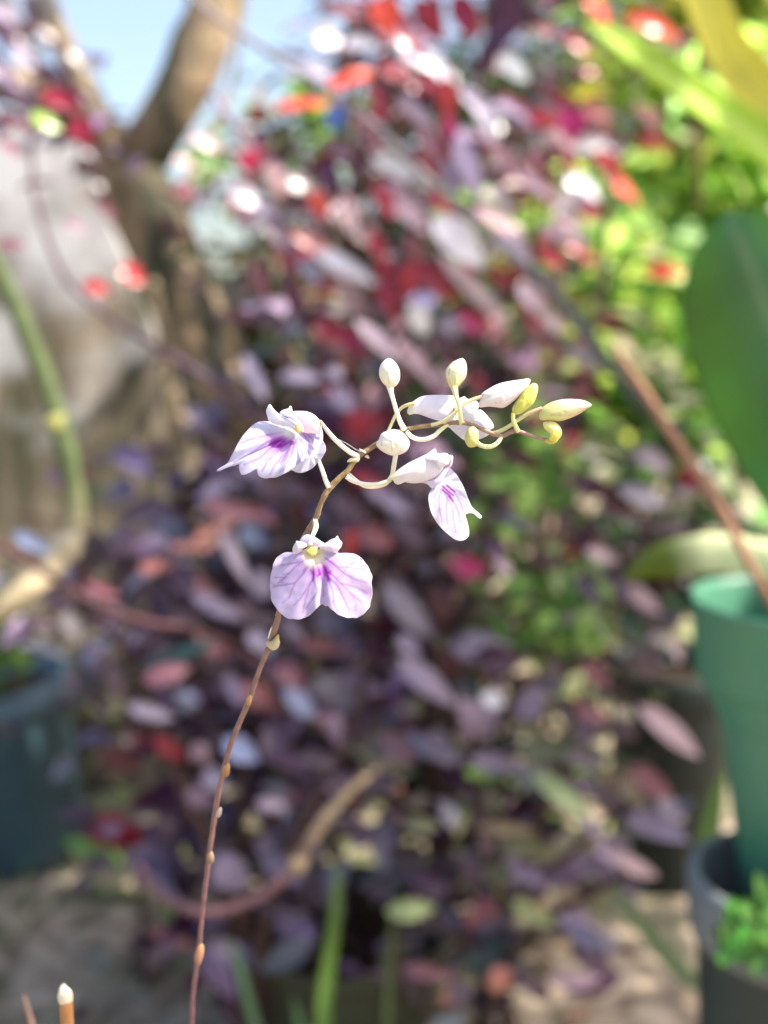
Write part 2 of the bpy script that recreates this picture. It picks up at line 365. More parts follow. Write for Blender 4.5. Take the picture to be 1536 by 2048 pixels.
# --- A: tall crimson shrub, upper middle
A = [(865,120,115,52,30,'white'),(1030,135,70,58,20,'white'),(845,230,105,44,40,'lilac'),(895,195,60,55,80,'red'),(860,290,85,50,60,'rose'),
 (985,235,135,58,46,'white'),(955,205,70,36,40,'lilac'),(805,340,118,44,32,'white'),(815,415,115,56,42,'pink'),(940,335,100,55,55,'lilac'),
 (905,355,60,60,60,'lil2'),(1055,350,125,34,35,'pink'),(925,480,120,82,35,'white',.66),(715,440,150,76,38,'pink'),(690,530,120,42,35,'white'),
 (705,590,140,66,58,'pink'),(622,540,55,42,30,'blue'),(955,585,155,48,36,'pink'),(1070,600,66,44,40,'pink'),(1108,645,50,40,30,'pink'),(1088,682,86,34,35,'rose'),
 (840,640,55,48,60,'white'),(900,655,50,58,80,'lilac'),(945,652,44,40,30,'mag'),(838,722,140,44,42,'pink'),(760,680,110,40,45,'pink'),
 (1010,30,100,110,100,'plum'),(985,90,90,60,120,'plum'),(930,30,90,70,70,'crim'),(860,40,80,60,60,'crim'),(820,80,70,50,40,'rose'),(1100,60,60,40,10,'rose'),
 (870,170,60,40,50,'crim'),(780,600,80,60,70,'crim'),(870,560,80,60,40,'crim'),(900,700,90,60,40,'maroon'),(960,640,80,50,20,'crim'),(820,560,60,50,100,'crim'),
 (760,200,80,50,60,'crim'),(740,260,80,40,60,'rose'),(690,300,80,46,40,'mauve'),(660,360,70,50,70,'plum'),(600,400,60,50,30,'maroon'),
 (640,410,52,48,60,'orange'),(622,482,70,44,10,'coral'),(610,205,95,34,-12,'orange'),(700,150,96,44,-42,'orange'),(772,30,62,84,80,'orange'),(690,18,90,40,10,'rose'),
 (660,670,66,50,30,'crim'),(650,730,70,50,60,'maroon'),(560,470,90,50,40,'mauve'),(520,560,70,40,60,'rose'),(590,600,90,40,70,'maroon'),(545,640,70,50,20,'mauve'),
 (720,85,48,48,0,'white'),(657,72,60,60,0,'white'),(600,362,56,56,0,'grey'),(500,392,60,50,0,'white'),(540,430,60,40,40,'lilac'),(780,540,50,50,0,'crim'),  # round white leaves are painted spots of blurred bright light
 (730,330,60,60,0,'plum'),(770,400,70,50,50,'crim'),(865,460,70,40,60,'maroon'),(760,500,70,46,60,'crim'),(1010,400,90,36,40,'lilac'),(1000,440,100,30,30,'pink'),
 (885,400,70,44,45,'crim'),(800,150,70,50,20,'crim'),(735,40,60,50,70,'maroon'),(900,250,60,40,70,'mag'),(1020,310,90,40,35,'rose'),(640,560,70,46,40,'crim'),(700,680,80,44,45,'mag'),
 (830,500,60,40,70,'rose'),(880,330,60,44,60,'crim'),(575,520,60,36,60,'crim'),(1005,560,70,40,45,'crim'),(1040,500,90,36,40,'lilac'),(1130,470,90,32,30,'pink')]
stA = [[(870, 1500, .8), (860, 1000, .82), (850, 650, .84), (800, 300, .84), (770, -60, .86)], [(900, 1500, .78), (930, 1000, .8), (950, 600, .82), (960, 250, .84), (990, -80, .86)],
       [(850, 1400, .8), (760, 1000, .82), (700, 650, .84), (640, 420, .86), (560, 200, .9)], [(900, 1400, .8), (1000, 1000, .82), (1050, 650, .84), (1080, 350, .86), (1090, 50, .88)],
       [(860, 1400, .78), (820, 900, .8), (720, 520, .8), (700, 200, .84), (690, -50, .86)], [(840, 1300, .78), (730, 1000, .82), (640, 780, .86)]]
baseA = ground_pt(880, .92)
shrub('red_leaf_shrub', 'tall shrub of crimson and silvery pink leaves filling the upper middle', 'shrub', baseA, stA, A, .72, .09,
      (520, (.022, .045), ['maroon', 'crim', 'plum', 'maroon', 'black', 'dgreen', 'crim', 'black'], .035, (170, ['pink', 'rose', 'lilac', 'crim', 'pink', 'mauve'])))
# --- second red shrub with orange leaves upper right
A2 = [(1155,85,52,46,30,'red'),(1212,20,72,46,20,'orange'),(1312,42,92,48,10,'orange'),(1142,250,64,66,90,'mag'),(1105,276,40,38,0,'pink'),(1182,286,64,44,0,'white'),
 (1140,322,54,42,60,'mag'),(1176,368,72,50,10,'white'),(1180,408,86,42,18,'crim'),(1258,372,92,54,8,'orange'),(1222,326,52,46,40,'red'),(1200,226,76,42,12,'coral'),
 (1165,500,68,34,10,'red'),(1130,200,60,40,40,'crim'),(1100,180,60,40,70,'rose'),(1060,250,60,44,60,'rose'),(1165,186,40,26,0,'yellow'),(1190,180,44,16,0,'yellow'),(1330,540,56,46,10,'orange'),(1090,120,60,40,30,'mauve'),
 (1110,400,70,40,40,'crim'),(1080,330,70,30,60,'mag'),(1230,290,60,40,30,'mauve'),(1075,200,70,40,100,'crim'),(1180,140,40,40,0,'crim'),(1250,240,50,34,30,'dgreen'),(1140,440,80,30,30,'pink'),(1255,690,60,40,20,'tan')]
stB = [[(1090, 1100, .98), (1110, 700, 1.0), (1130, 420, 1.0), (1150, 150, 1.02), (1190, -40, 1.04)], [(1120, 1000, .98), (1190, 650, 1.0), (1220, 400, 1.0), (1270, 200, 1.02), (1310, -10, 1.04)]]
shrub('red_leaf_shrub', 'slender shrub with orange-red and magenta leaves beside the long lime leaf', 'shrub', ground_pt(1080, 1.05), stB, A2, .97, .05,
      (110, (.025, .045), ['crim', 'mag', 'maroon', 'dgreen', 'rose'], .03))

TL = [(20,70,80,56,60,'plum'),(52,112,66,36,40,'lil2'),(8,148,70,36,30,'lilac'),(80,60,60,34,20,'mauve'),(110,150,70,40,30,'plum'),(40,190,70,40,10,'mauve'),(100,10,60,36,60,'grey'),(140,200,64,44,40,'crim'),(0,20,60,40,30,'lilac'),(60,20,60,36,70,'mauve'),(30,240,60,30,30,'rose'),(180,340,56,34,60,'maroon'),(200,400,50,30,60,'maroon'),(-20,110,70,50,10,'plum'),(160,120,56,30,50,'grey'),(70,230,50,30,30,'mauve')]
shrub('purple_leaf_spray', 'spray of plum and lilac leaves hanging in at the upper left corner', 'plant', ground_pt(-330, .98), [[(-380, 900, .95), (-250, 300, .93), (-60, 80, .92), (60, 60, .92), (150, 170, .92), (200, 360, .92)], [(-380, 900, .95), (-200, 260, .93), (0, 200, .92), (70, 240, .92)]], TL, .92, .03, (70, (.02, .04), ['plum', 'mauve', 'lil2', 'maroon'], .02))
# --- B: purple shrub, lower left and middle
B = [(62,1085,68,44,35,'blue',.5),(185,1100,62,78,120,'black'),(160,1145,70,50,100,'maroon'),(255,1090,74,36,-20,'mauve'),(510,1075,52,48,30,'blue'),(472,1120,105,38,58,'lilac'),
 (382,1157,90,60,10,'coral'),(310,1132,52,40,-10,'salmon'),(392,1090,76,30,-15,'salmon'),(522,1172,50,60,80,'lilac'),(436,1215,92,36,18,'lilac'),(372,1235,72,42,10,'mauve'),
 (230,1222,56,40,20,'pink'),(146,1250,56,50,60,'grey'),(85,1246,56,36,10,'mauve'),(242,1266,92,38,15,'lilac'),(312,1290,84,46,20,'lil2'),(190,1302,62,46,-50,'blue'),
 (335,1345,78,50,-20,'rose'),(440,1330,70,50,40,'mauve'),(525,1396,80,54,30,'coral'),(585,1350,62,50,20,'rose'),(606,1410,74,46,48,'blue'),(672,1452,86,48,30,'coral'),
 (300,1425,82,40,10,'lilac'),(375,1402,42,60,90,'blue'),(402,1510,40,52,65,'pink'),(482,1500,60,62,30,'blue'),(660,1296,126,34,5,'rose'),(522,1286,52,50,30,'lilac'),
 (720,1370,90,50,20,'lil2'),(760,1560,72,60,10,'mauve'),(420,1470,60,40,30,'mauve'),(350,1310,135,46,-22,'teal'),(415,845,86,42,42,'lilac',.8),
 (510,752,84,34,60,'lilac'),(600,752,62,36,10,'lilac'),(672,745,36,32,0,'lilac'),(690,800,56,46,40,'lilac'),(720,850,60,72,80,'crim'),(470,985,36,36,0,'black'),(540,980,60,44,40,'mauve'),
 (440,910,60,40,20,'maroon'),(500,930,60,46,40,'lil2'),(600,980,70,40,20,'mauve'),(560,860,60,40,30,'rose'),(700,1010,70,44,20,'mauve'),(780,1000,80,40,30,'lilac'),(740,960,60,30,20,'crim'),(830,960,80,40,10,'maroon'),
 (460,1020,90,44,10,'rose'),(520,1030,60,36,30,'rose'),(430,1060,70,36,-20,'salmon'),(600,1030,60,40,40,'maroon'),(820,1060,90,50,40,'mauve'),(760,1080,70,50,30,'rose'),(700,1090,60,40,100,'red'),
 (500,1230,60,40,50,'mauve'),(590,1260,60,40,30,'lil2'),(430,1290,70,36,40,'rose'),(470,1380,60,40,60,'lil2'),(545,1480,60,44,40,'mauve'),(590,1540,70,44,20,'lil2'),(640,1520,60,40,10,'mauve'),
 (280,1480,70,50,10,'maroon'),(240,1520,80,60,30,'maroon'),(340,1500,60,40,40,'crim'),(230,1370,60,46,80,'mauve'),(270,1350,60,40,30,'black'),
 (600,1620,62,44,10,'lilac'),(588,1590,54,30,-40,'rose'),(545,1612,50,30,20,'lilac'),(465,1755,82,78,60,'lil2'),(530,1700,44,60,90,'lil2'),(450,1905,60,58,20,'lil2'),(395,1975,56,60,70,'plum'),(640,1560,80,40,20,'mauve'),(700,1600,70,44,40,'maroon'),(560,1540,60,50,60,'dgreen'),(430,1560,40,60,60,'lilac'),
 (350,1645,66,40,-42,'rose'),(400,1600,50,60,60,'lil2'),(210,1420,44,84,95,'pgreen'),(235,1400,50,40,10,'dull'),(120,1200,50,40,20,'mauve'),(60,1290,60,40,20,'maroon'),(205,1180,60,36,30,'rose'),(290,1180,70,40,10,'mauve')]
stP = [[(430, 1700, .72), (420, 1450, .72), (380, 1250, .72), (300, 1130, .72), (180, 1090, .72)], [(480, 1700, .72), (500, 1400, .72), (480, 1150, .74), (470, 980, .76), (430, 850, .8)],
       [(540, 1700, .7), (600, 1400, .7), (620, 1200, .72), (600, 1000, .74), (600, 760, .78)], [(440, 1750, .7), (330, 1500, .68), (270, 1330, .66), (170, 1230, .66)],
       [(560, 1750, .68), (680, 1500, .68), (740, 1300, .7), (760, 1050, .72), (720, 850, .76)], [(480, 1800, .7), (420, 1650, .7), (370, 1560, .68), (300, 1500, .68)]]
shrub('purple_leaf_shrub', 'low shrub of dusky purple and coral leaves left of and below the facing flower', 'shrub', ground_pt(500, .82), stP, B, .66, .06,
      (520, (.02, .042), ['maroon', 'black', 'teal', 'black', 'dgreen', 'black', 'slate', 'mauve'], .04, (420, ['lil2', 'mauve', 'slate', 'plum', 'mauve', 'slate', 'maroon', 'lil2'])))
# --- C: purple shrub lower right
Cc = [(825,1230,145,56,52,'lilac'),(965,1290,112,76,-5,'lilac'),(855,1365,118,56,40,'lilac'),(820,1290,52,46,40,'lil2'),(962,1440,112,76,52,'lilac'),(992,1402,62,40,30,'white'),(1070,1402,82,60,-40,'lil2'),
 (880,1500,92,60,20,'lil2'),(800,1500,80,56,40,'mauve'),(940,1135,62,50,20,'mag'),(1010,1135,42,30,40,'pink'),(1165,1080,62,64,90,'plum'),(1210,1110,64,32,20,'pink'),(1290,1200,66,38,42,'pink'),(1330,1250,60,30,45,'mauve'),
 (1360,1302,62,36,50,'pink'),(1300,1325,84,80,60,'mauve'),(1345,1462,125,52,36,'pink'),(1200,1352,76,44,45,'rose'),(1130,1500,155,66,8,'dull'),(1250,1462,60,50,30,'mauve'),(880,1205,62,70,90,'maroon'),
 (1320,1580,118,64,48,'rose'),(1350,1625,70,44,40,'lilac'),(1192,1582,70,44,30,'lil2'),(1145,1622,74,34,28,'rose'),(1130,1590,116,56,24,'pgreen'),(1192,1662,66,32,52,'lilac'),(1198,1735,62,58,40,'lil2'),(1282,1742,106,44,35,'pink'),
 (895,1642,52,54,100,'white'),(860,1762,84,42,10,'plum'),(830,1822,86,56,0,'pgreen'),(840,1862,76,30,-8,'black'),(862,1946,86,44,6,'rose'),(950,1750,60,56,60,'mauve'),(972,1820,60,50,30,'rose'),(1150,1962,86,48,8,'pink'),
 (1002,1962,50,60,60,'salmon'),(1170,1850,96,36,12,'lilac'),(1070,1830,92,48,40,'pgreen'),(1050,1890,70,40,110,'dull'),(950,1850,60,46,70,'rose'),(1010,1900,80,60,30,'teal'),(930,1560,80,50,30,'mauve'),(1000,1530,90,50,20,'lil2'),
 (1020,1660,110,40,0,'tan'),(1070,1700,120,60,20,'dull'),(1060,1750,90,34,30,'lil2'),(980,1700,70,40,60,'mauve'),(850,1650,60,40,10,'dull'),(800,1640,60,40,30,'mauve'),(820,1710,70,50,10,'black'),(880,1840,60,40,10,'lil2'),
 (1180,780,90,60,40,'maroon'),(1165,785,40,50,70,'rose'),(1050,920,70,40,20,'maroon'),(1190,972,84,60,10,'maroon'),(1310,920,76,44,20,'lilac'),(1292,992,96,50,10,'lilac'),(1250,1020,80,50,10,'maroon'),(1485,930,80,70,60,'maroon'),(1390,960,60,50,20,'crim'),
 (1180,1180,60,40,30,'mauve'),(1100,1120,70,40,10,'maroon'),(1140,1420,70,40,30,'mauve'),(1190,1430,60,40,30,'rose'),(1060,1460,60,40,30,'dull'),(870,1420,60,40,60,'black'),(900,1330,60,50,60,'maroon'),(1120,1340,60,40,40,'mauve'),(1240,1390,60,50,60,'black'),(1270,1260,70,60,40,'dgreen'),(1140,1050,60,40,60,'mauve'),(1000,1320,80,60,20,'plum'),(940,1380,60,50,20,'black'),
 (1450,1160,60,40,20,'maroon'),(1180,1520,80,50,10,'mauve'),(1220,1600,60,50,40,'mauve'),(1240,1700,60,50,40,'lil2'),(1080,1980,80,50,30,'mauve'),(930,2000,70,60,60,'lil2'),(960,1930,60,50,30,'teal')]
stC = [[(960, 1800, .74), (960, 1600, .72), (940, 1400, .72), (880, 1250, .74), (820, 1150, .76)], [(1010, 1800, .74), (1100, 1600, .72), (1180, 1420, .72), (1280, 1300, .72), (1320, 1180, .74)],
       [(990, 1850, .72), (1150, 1700, .7), (1230, 1620, .68)], [(980, 1800, .74), (1010, 1500, .76), (1030, 1350, .78)],
       [(1000, 1950, .72), (1080, 1850, .7), (1160, 1800, .68), (1270, 1740, .66)], [(940, 1900, .72), (880, 1850, .7), (840, 1780, .7)], [(1010, 1800, .76), (1180, 1350, .82), (1290, 1050, .86), (1400, 930, .9)]]
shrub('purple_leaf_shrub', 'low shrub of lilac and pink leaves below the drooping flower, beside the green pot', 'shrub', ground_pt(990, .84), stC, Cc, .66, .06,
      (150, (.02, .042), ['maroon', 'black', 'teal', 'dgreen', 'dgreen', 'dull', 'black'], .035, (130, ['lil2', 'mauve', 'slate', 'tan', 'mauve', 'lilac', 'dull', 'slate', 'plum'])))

# --- low seedling with dark red leaves, lower left ground
shrub('red_leaf_seedling', 'small seedling with two dark red leaves on bare earth by the teal pot', 'seedling', ground_pt(270, .93),
      [[(290, 1960, .88), (280, 1800, .84), (250, 1660, .8)], [(320, 1960, .87), (335, 1900, .84), (342, 1860, .82)]],
      [(235, 1662, 100, 74, 15, 'crim', .78), (342, 1880, 70, 58, 20, 'coral', .8), (250, 1598, 110, 58, 10, 'pgreen', .82), (180, 1702, 90, 40, 30, 'green', .84), (345, 1826, 40, 40, 10, 'pgreen', .84)], .8, .02, None)

# --- green herb in the middle
H = []
for (x, y, r, n, cc) in [(1070, 905, 80, 26, ['green', 'fresh', 'pgreen']), (1040, 970, 70, 26, ['fresh', 'green', 'fresh']), (1000, 1050, 70, 18, ['fresh', 'green', 'dull']), (1150, 1000, 70, 14, ['green', 'dull']),
                         (1040, 1180, 90, 30, ['fresh', 'green', 'dull']), (1080, 1230, 60, 16, ['fresh', 'green']), (1160, 1270, 50, 20, ['fresh', 'fresh', 'green']), (1200, 1240, 50, 12, ['pgreen', 'fresh']), (1110, 1310, 60, 14, ['green', 'dull', 'fresh']),
                         (1150, 1160, 60, 12, ['pgreen', 'green']), (1000, 870, 60, 10, ['dull', 'dgreen']), (900, 880, 80, 14, ['dgreen', 'dull']), (980, 1240, 60, 14, ['dull', 'green']), (1190, 1540, 50, 10, ['fresh', 'green']), (980, 1540, 40, 8, ['fresh', 'green'])]:
    for i in range(n):
        H.append((x + rnd.gauss(0, r * .5), y + rnd.gauss(0, r * .45), rnd.uniform(28, 54), rnd.uniform(20, 38), rnd.uniform(0, 360), rnd.choice(cc)))
stH = [[(1010, 1700, .86), (1020, 1400, .80), (1040, 1150, .78), (1050, 900, .78)], [(1040, 1700, .9), (1100, 1450, .82), (1150, 1250, .79), (1200, 1150, .79)], [(1000, 1700, .9), (980, 1400, .88), (960, 1150, .88), (900, 900, .88)]]
shrub('green_herb', 'light green herb with many small leaves growing between the two purple shrubs', 'plant', ground_pt(1010, .98), stH, H, .76, .06,
      (250, (.012, .026), ['green', 'dgreen', 'dull', 'lime', 'dull'], .035), fillmat=M_green, tw=(.12, .16, .05), stem_r=.002)

# ------------------------------------------------------------ sunlit bushes behind
def cloud(name, label, cat, boxes, stems, base, m, face=0,  tw=(.10, .08, .05), rr=.006, group=None):
    """boxes: (px, py, rx, ry, depth, rz, count, leaf length, colours)"""
    root = thing(name, base, label, cat, group)
    mb = MB()
    for st in stems:
        pts = [base] + [P(*q) for q in st]
        tube(mb, pts, [rr * lerp(1.4, .5, i / (len(pts) - 1)) for i in range(len(pts))], n=5, sides=7, col=lambda t: tw, wob=.2)
    if mb.f: mb.build('stems', M_twig, root)
    fo = MB()
    for (px, py, rx, ry, d, rz, n, ll, cols) in boxes:
        sc = d / FPX; c = P(px, py, d)
        cl = [Vector((rnd.gauss(0, .55) * rx * sc, rnd.gauss(0, .6) * rz, rnd.gauss(0, .55) * ry * sc)) for _ in range(max(3, n // 14))]
        for i in range(n):
            p = c + rnd.choice(cl) + Vector((rnd.gauss(0, .03), rnd.gauss(0, .03), rnd.gauss(0, .03))) * (d / 1.5)
            if p.z < .01: continue
            th = rnd.uniform(0, 6.283); dr = Vector((math.cos(th), math.sin(th), rnd.uniform(-.7, .4)))
            L = ll * rnd.uniform(.6, 1.3)
            leaf(fo, p, dr, Vector((rnd.uniform(-.6, .6), rnd.uniform(-.6, .6) - face, 1)), L, L * rnd.uniform(.35, .55), vary(C[rnd.choice(cols)], .35), kx=1, ky=3, fold=.3, bend=rnd.uniform(0, .4))
    fo.build('foliage', m, root)
    return root
YG = ['fresh', 'lime', 'pgreen', 'green', 'bright', 'fresh']
cloud('lime_bush', 'sunlit yellow-green bush behind the orchid leaves at the upper right', 'bush',
      [(1450, 60, 180, 150, 1.7, .10, 1500, .065, ['yellow', 'bright', 'bright', 'lime', 'pgreen']), (1450, 330, 170, 150, 1.65, .12, 1300, .06, YG), (1330, 470, 200, 90, 1.6, .10, 900, .05, YG),
       (1180, 530, 150, 90, 1.5, .1, 600, .045, YG), (1230, 660, 190, 120, 1.45, .12, 900, .045, ['bright', 'green', 'pgreen', 'lime']), (1300, 820, 150, 110, 1.35, .1, 700, .042, ['pgreen', 'green', 'dull', 'lime'])],
      [[(1300, 900, 1.5), (1330, 600, 1.55), (1400, 300, 1.65), (1450, 0, 1.75)], [(1250, 900, 1.5), (1200, 700, 1.5), (1180, 500, 1.55)], [(1350, 900, 1.5), (1480, 500, 1.65), (1540, 100, 1.75)]],
      ground_pt(1300, 1.6), M_lime, face=.9)
cloud('green_bush', 'dark green bush in the shade behind the crimson shrub', 'bush',
      [(850, 260, 240, 230, 2.2, .2, 520, .06, ['dgreen', 'umber', 'dgreen', 'maroon']), (1060, 60, 160, 130, 2.2, .2, 320, .06, ['dgreen', 'umber', 'dull']), (1320, 1120, 170, 110, 1.25, .08, 420, .05, ['dgreen', 'black', 'dgreen']), (1250, 200, 160, 200, 2.1, .2, 300, .06, ['dgreen', 'green', 'dgreen']), (1000, 450, 260, 260, 2.0, .2, 600, .055, ['dgreen', 'dull', 'dgreen', 'green']), (1050, 800, 250, 160, 1.6, .2, 700, .045, ['dgreen', 'dull', 'dgreen', 'black']),
       (760, 560, 240, 200, 2.0, .2, 500, .055, ['dgreen', 'dull', 'maroon', 'dgreen'])],
      [[(1100, 900, 2.0), (1150, 500, 2.0), (1250, 150, 2.1)], [(1050, 900, 2.0), (980, 600, 2.0), (900, 300, 2.05)]], ground_pt(1080, 2.0), M_green)
cloud('olive_bush', 'low brownish olive bush between the forked tree and the crimson shrub', 'bush',
      [(560, 560, 150, 160, 1.5, .15, 480, .045, ['dull', 'dgreen', 'tan', 'maroon', 'dull']), (520, 830, 160, 180, 1.4, .15, 620, .04, ['dull', 'dgreen', 'black', 'tan', 'mauve']), (470, 330, 110, 60, 1.6, .1, 110, .05, ['green', 'lime', 'pink', 'dull']),
       (625, 270, 40, 60, 1.5, .05, 40, .05, ['green', 'lime']), (700, 1000, 300, 200, 1.3, .15, 700, .04, ['dull', 'dgreen', 'maroon', 'black'])],
      [[(540, 1000, 1.45), (530, 700, 1.5), (480, 350, 1.6)], [(580, 1000, 1.45), (600, 600, 1.5), (625, 260, 1.5)]], ground_pt(560, 1.5), M_green)

# far hedge across the back
hd = MB()
for i in range(9000):
    x = rnd.uniform(-5.5, 6.5); z = rnd.random() ** .8 * (1.25 + .35 * noise.noise(Vector((x * .8, 0, 0)))) * (.7 if x < .3 else 1.1)
    y = 5.2 + rnd.gauss(0, .3)
    th = rnd.uniform(0, 6.283); L = rnd.uniform(.07, .16)
    leaf(hd, Vector((x, y, z)), Vector((math.cos(th), math.sin(th), rnd.uniform(-.8, .3))), Vector((rnd.uniform(-.6, .6), rnd.uniform(-.8, .2), 1)), L, L * .55, vary(C[rnd.choice(['dgreen', 'dgreen', 'green', 'dull', 'dull'])], .4), kx=1, ky=2, fold=.3)
hroot = thing('hedge', Vector((.5, 5.2, 0)), 'far green hedge running across the back of the garden', 'hedge')
hd.build('foliage', M_green, hroot)
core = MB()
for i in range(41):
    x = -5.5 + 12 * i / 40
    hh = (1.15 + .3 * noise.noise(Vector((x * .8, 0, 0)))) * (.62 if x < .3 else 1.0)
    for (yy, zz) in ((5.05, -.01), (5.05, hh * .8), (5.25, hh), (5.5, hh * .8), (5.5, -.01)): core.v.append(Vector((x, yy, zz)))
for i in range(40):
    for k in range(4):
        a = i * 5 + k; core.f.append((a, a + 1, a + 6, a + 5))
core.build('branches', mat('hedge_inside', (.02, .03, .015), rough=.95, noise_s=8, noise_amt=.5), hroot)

# ------------------------------------------------------------ pots
def lathe(mb, prof, c, ax=Vector((0, 0, 1)), seg=48):
    ax = ax.normalized(); u = Vector((1, 0, 0)); u = (u - ax * u.dot(ax)).normalized(); v = ax.cross(u); b = len(mb.v)
    for (r, z) in prof:
        for k in range(seg):
            a = 2 * math.pi * k / seg; mb.v.append(c + ax * z + (u * math.cos(a) + v * math.sin(a)) * r)
    for i in range(len(prof) - 1):
        for k in range(seg):
            k2 = (k + 1) % seg; mb.f.append((b + i * seg + k, b + i * seg + k2, b + (i + 1) * seg + k2, b + (i + 1) * seg + k))
def pot(name, label, base, r, h, m, rim_h=.02, lip=.006, ax=Vector((0, 0, 1)), soil=True, taper=.72, soil_drop=.02, group='garden pots', rm=None):
    root = thing(name, base, label, 'pot', group)
    mb = MB(); ax = ax.normalized(); rm = rm or m
    prof = [(.001, 0), (r * taper, 0), (r * taper + .001, .002), (r - .001, h - rim_h - .002), (r - .0005, h - rim_h)]
    lathe(mb, prof, base, ax); mb.build('pot_body', m, root)
    mb = MB(); t = .003
    prof = [(r - .004, h - rim_h - .004), (r + lip - .001, h - rim_h - .004), (r + lip, h - rim_h), (r + lip + .0012, h - .002), (r + lip - .0005, h), (r + lip - t, h), (r + lip - t - .001, h - .003), (r - t, h - rim_h), ((r * taper + r) * .5 - t, h * .5)]
    lathe(mb, prof, base, ax); mb.build('rim', rm, root)
    if soil:
        mb = MB(); lathe(mb, [(.0005, h - soil_drop), (r * .5, h - soil_drop + .002), (r * .985 - t, h - soil_drop)], base, ax); mb.build('soil', M_soil, root)
    return root
# green pot at the right, standing inside the mouth of a grey pot on an upturned black one
gd = .46; gs = gd / FPX
rc = P(1622, 1203, gd); gh = .150
gbase = rc - Vector((0, 0, gh))
def green_pot():
    root = thing('green_pot', gbase, 'tapering green plastic pot with a broad rolled rim at the right edge', 'pot', 'garden pots')
    mb = MB(); lathe(mb, [(.0005, 0), (80 * gs, 0), (84 * gs, .002), (178 * gs, gh - .034), (184 * gs, gh - .030)], gbase); mb.build('pot_body', M_greenpot, root)
    mb = MB(); lathe(mb, [(181 * gs, gh - .034), (214 * gs, gh - .033), (219 * gs, gh - .031), (232 * gs, gh - .002), (237 * gs, gh - .0008), (236 * gs, gh + .0012), (231 * gs, gh + .0012), (222 * gs, gh - .002), (208 * gs, gh - .03), (168 * gs, gh - .05)], gbase); mb.build('rim', M_greenpot, root)
    mb = MB(); lathe(mb, [(.0005, gh - .026), (.02, gh - .024), (209 * gs, gh - .026)], gbase); mb.build('soil', M_soil, root)
green_pot()
q = P(1622, 1750, gd)
gph = .15
gpz = q.z - gph
pot('grey_pot', 'charcoal grey pot with a thick pale rim holding the green pot', Vector((q.x, q.y, gpz)), 222 * gs, gph, M_greypot, rim_h=.022, lip=13 * gs, taper=.8, soil_drop=gph - (gbase.z - gpz) + .001, rm=M_paleRim)
hh = q.z
pot('upturned_pot', 'black pot turned upside down as a stand under the grey pot', Vector((q.x, q.y, gpz - .001)), .05, gpz - .001, M_black, rim_h=.02, ax=Vector((0, 0, -1)), soil=False, taper=.85)
# black pots under the shrubs
def rimpot(name, label, px, py, d, rpx, m, **kw):
    c = P(px, py, d); return pot(name, label, Vector((c.x, c.y, 0)), rpx * d / FPX, c.z, m, **kw)
rimpot('nursery_pot', 'large dark green-black pot standing between the lilac leaves and the green pot', 1345, 1325, 1.06, 125, M_black, taper=.85)
b3 = ground_pt(690, .84)
pot('nursery_pot', 'low dark olive pot in the bottom middle behind the upright grass blade', b3, .075, .09, M_olive, soil_drop=.006, rim_h=.012)
# teal pot lower left, leaning
c = P(22, 1378, 1.10)
tb = Vector((c.x - .0, c.y, 0))
pot('teal_pot', 'dark teal pot leaning on the earth at the lower left edge', Vector((c.x + .004, c.y, 0.004)), .078, .172, M_teal, ax=Vector((-.18, -.04, 1)), taper=.78, rim_h=.02, rm=M_tealrim)
shrub('green_herb', 'soft green herb growing in the leaning teal pot', 'plant', Vector((c.x - .03, c.y, .14)), [[(-30, 1330, 1.08), (10, 1240, 1.04)], [(-60, 1330, 1.08), (-80, 1230, 1.04)], [(-20, 1340, 1.08), (60, 1290, 1.03)]],
      [(rnd.gauss(0, 40), rnd.gauss(1280, 38), rnd.uniform(24, 44), rnd.uniform(16, 26), rnd.uniform(0, 360), rnd.choice(['green', 'lime', 'green', 'dull'])) for _ in range(110)], 1.03, .03, None, fillmat=M_green, tw=(.1, .16, .05), stem_r=.0015)
# fern in grey pot
fr = thing('fern', Vector((q.x - .005, q.y - .033, hh - .035)), 'bright green ferny sprig spilling over the rim of the grey pot', 'fern')
fm = MB(); fs = MB()
for (pts_) in [[(1600, 1800, .44), (1540, 1850, .42), (1490, 1870, .41), (1450, 1890, .405)], [(1600, 1800, .44), (1560, 1830, .42), (1510, 1835, .41), (1470, 1850, .405)], [(1600, 1800, .44), (1560, 1870, .41), (1520, 1905, .405)], [(1620, 1800, .44), (1600, 1860, .41), (1575, 1920, .40)], [(1600, 1800, .44), (1570, 1810, .42), (1530, 1800, .41)]]:
    pts3 = [Vector((q.x - .005, q.y - .033, hh - .035))] + [P(*z) for z in pts_]
    tube(fs, pts3, .0008, n=5, sides=5, col=(.1, .2, .04))
    cq = [Vector(a) for a in catmull([tuple(p) for p in pts3], 9)]
    for i in range(8, len(cq) - 1):
        tdir = (cq[i + 1] - cq[i]).normalized()
        for sgn in (-1, 1):
            leaf(fm, cq[i], (tdir * .5 + Vector((0, 0, sgn * .8)) + Vector((0, rnd.uniform(-.5, .5), 0))), Vector((rnd.uniform(-.3, .3), -1, .5)), rnd.uniform(.007, .013), .0055, vary((.09, .25, .05), .5), kx=1, ky=3)
fs.build('stalks', M_twig, fr); fm.build('fronds', M_green, fr)

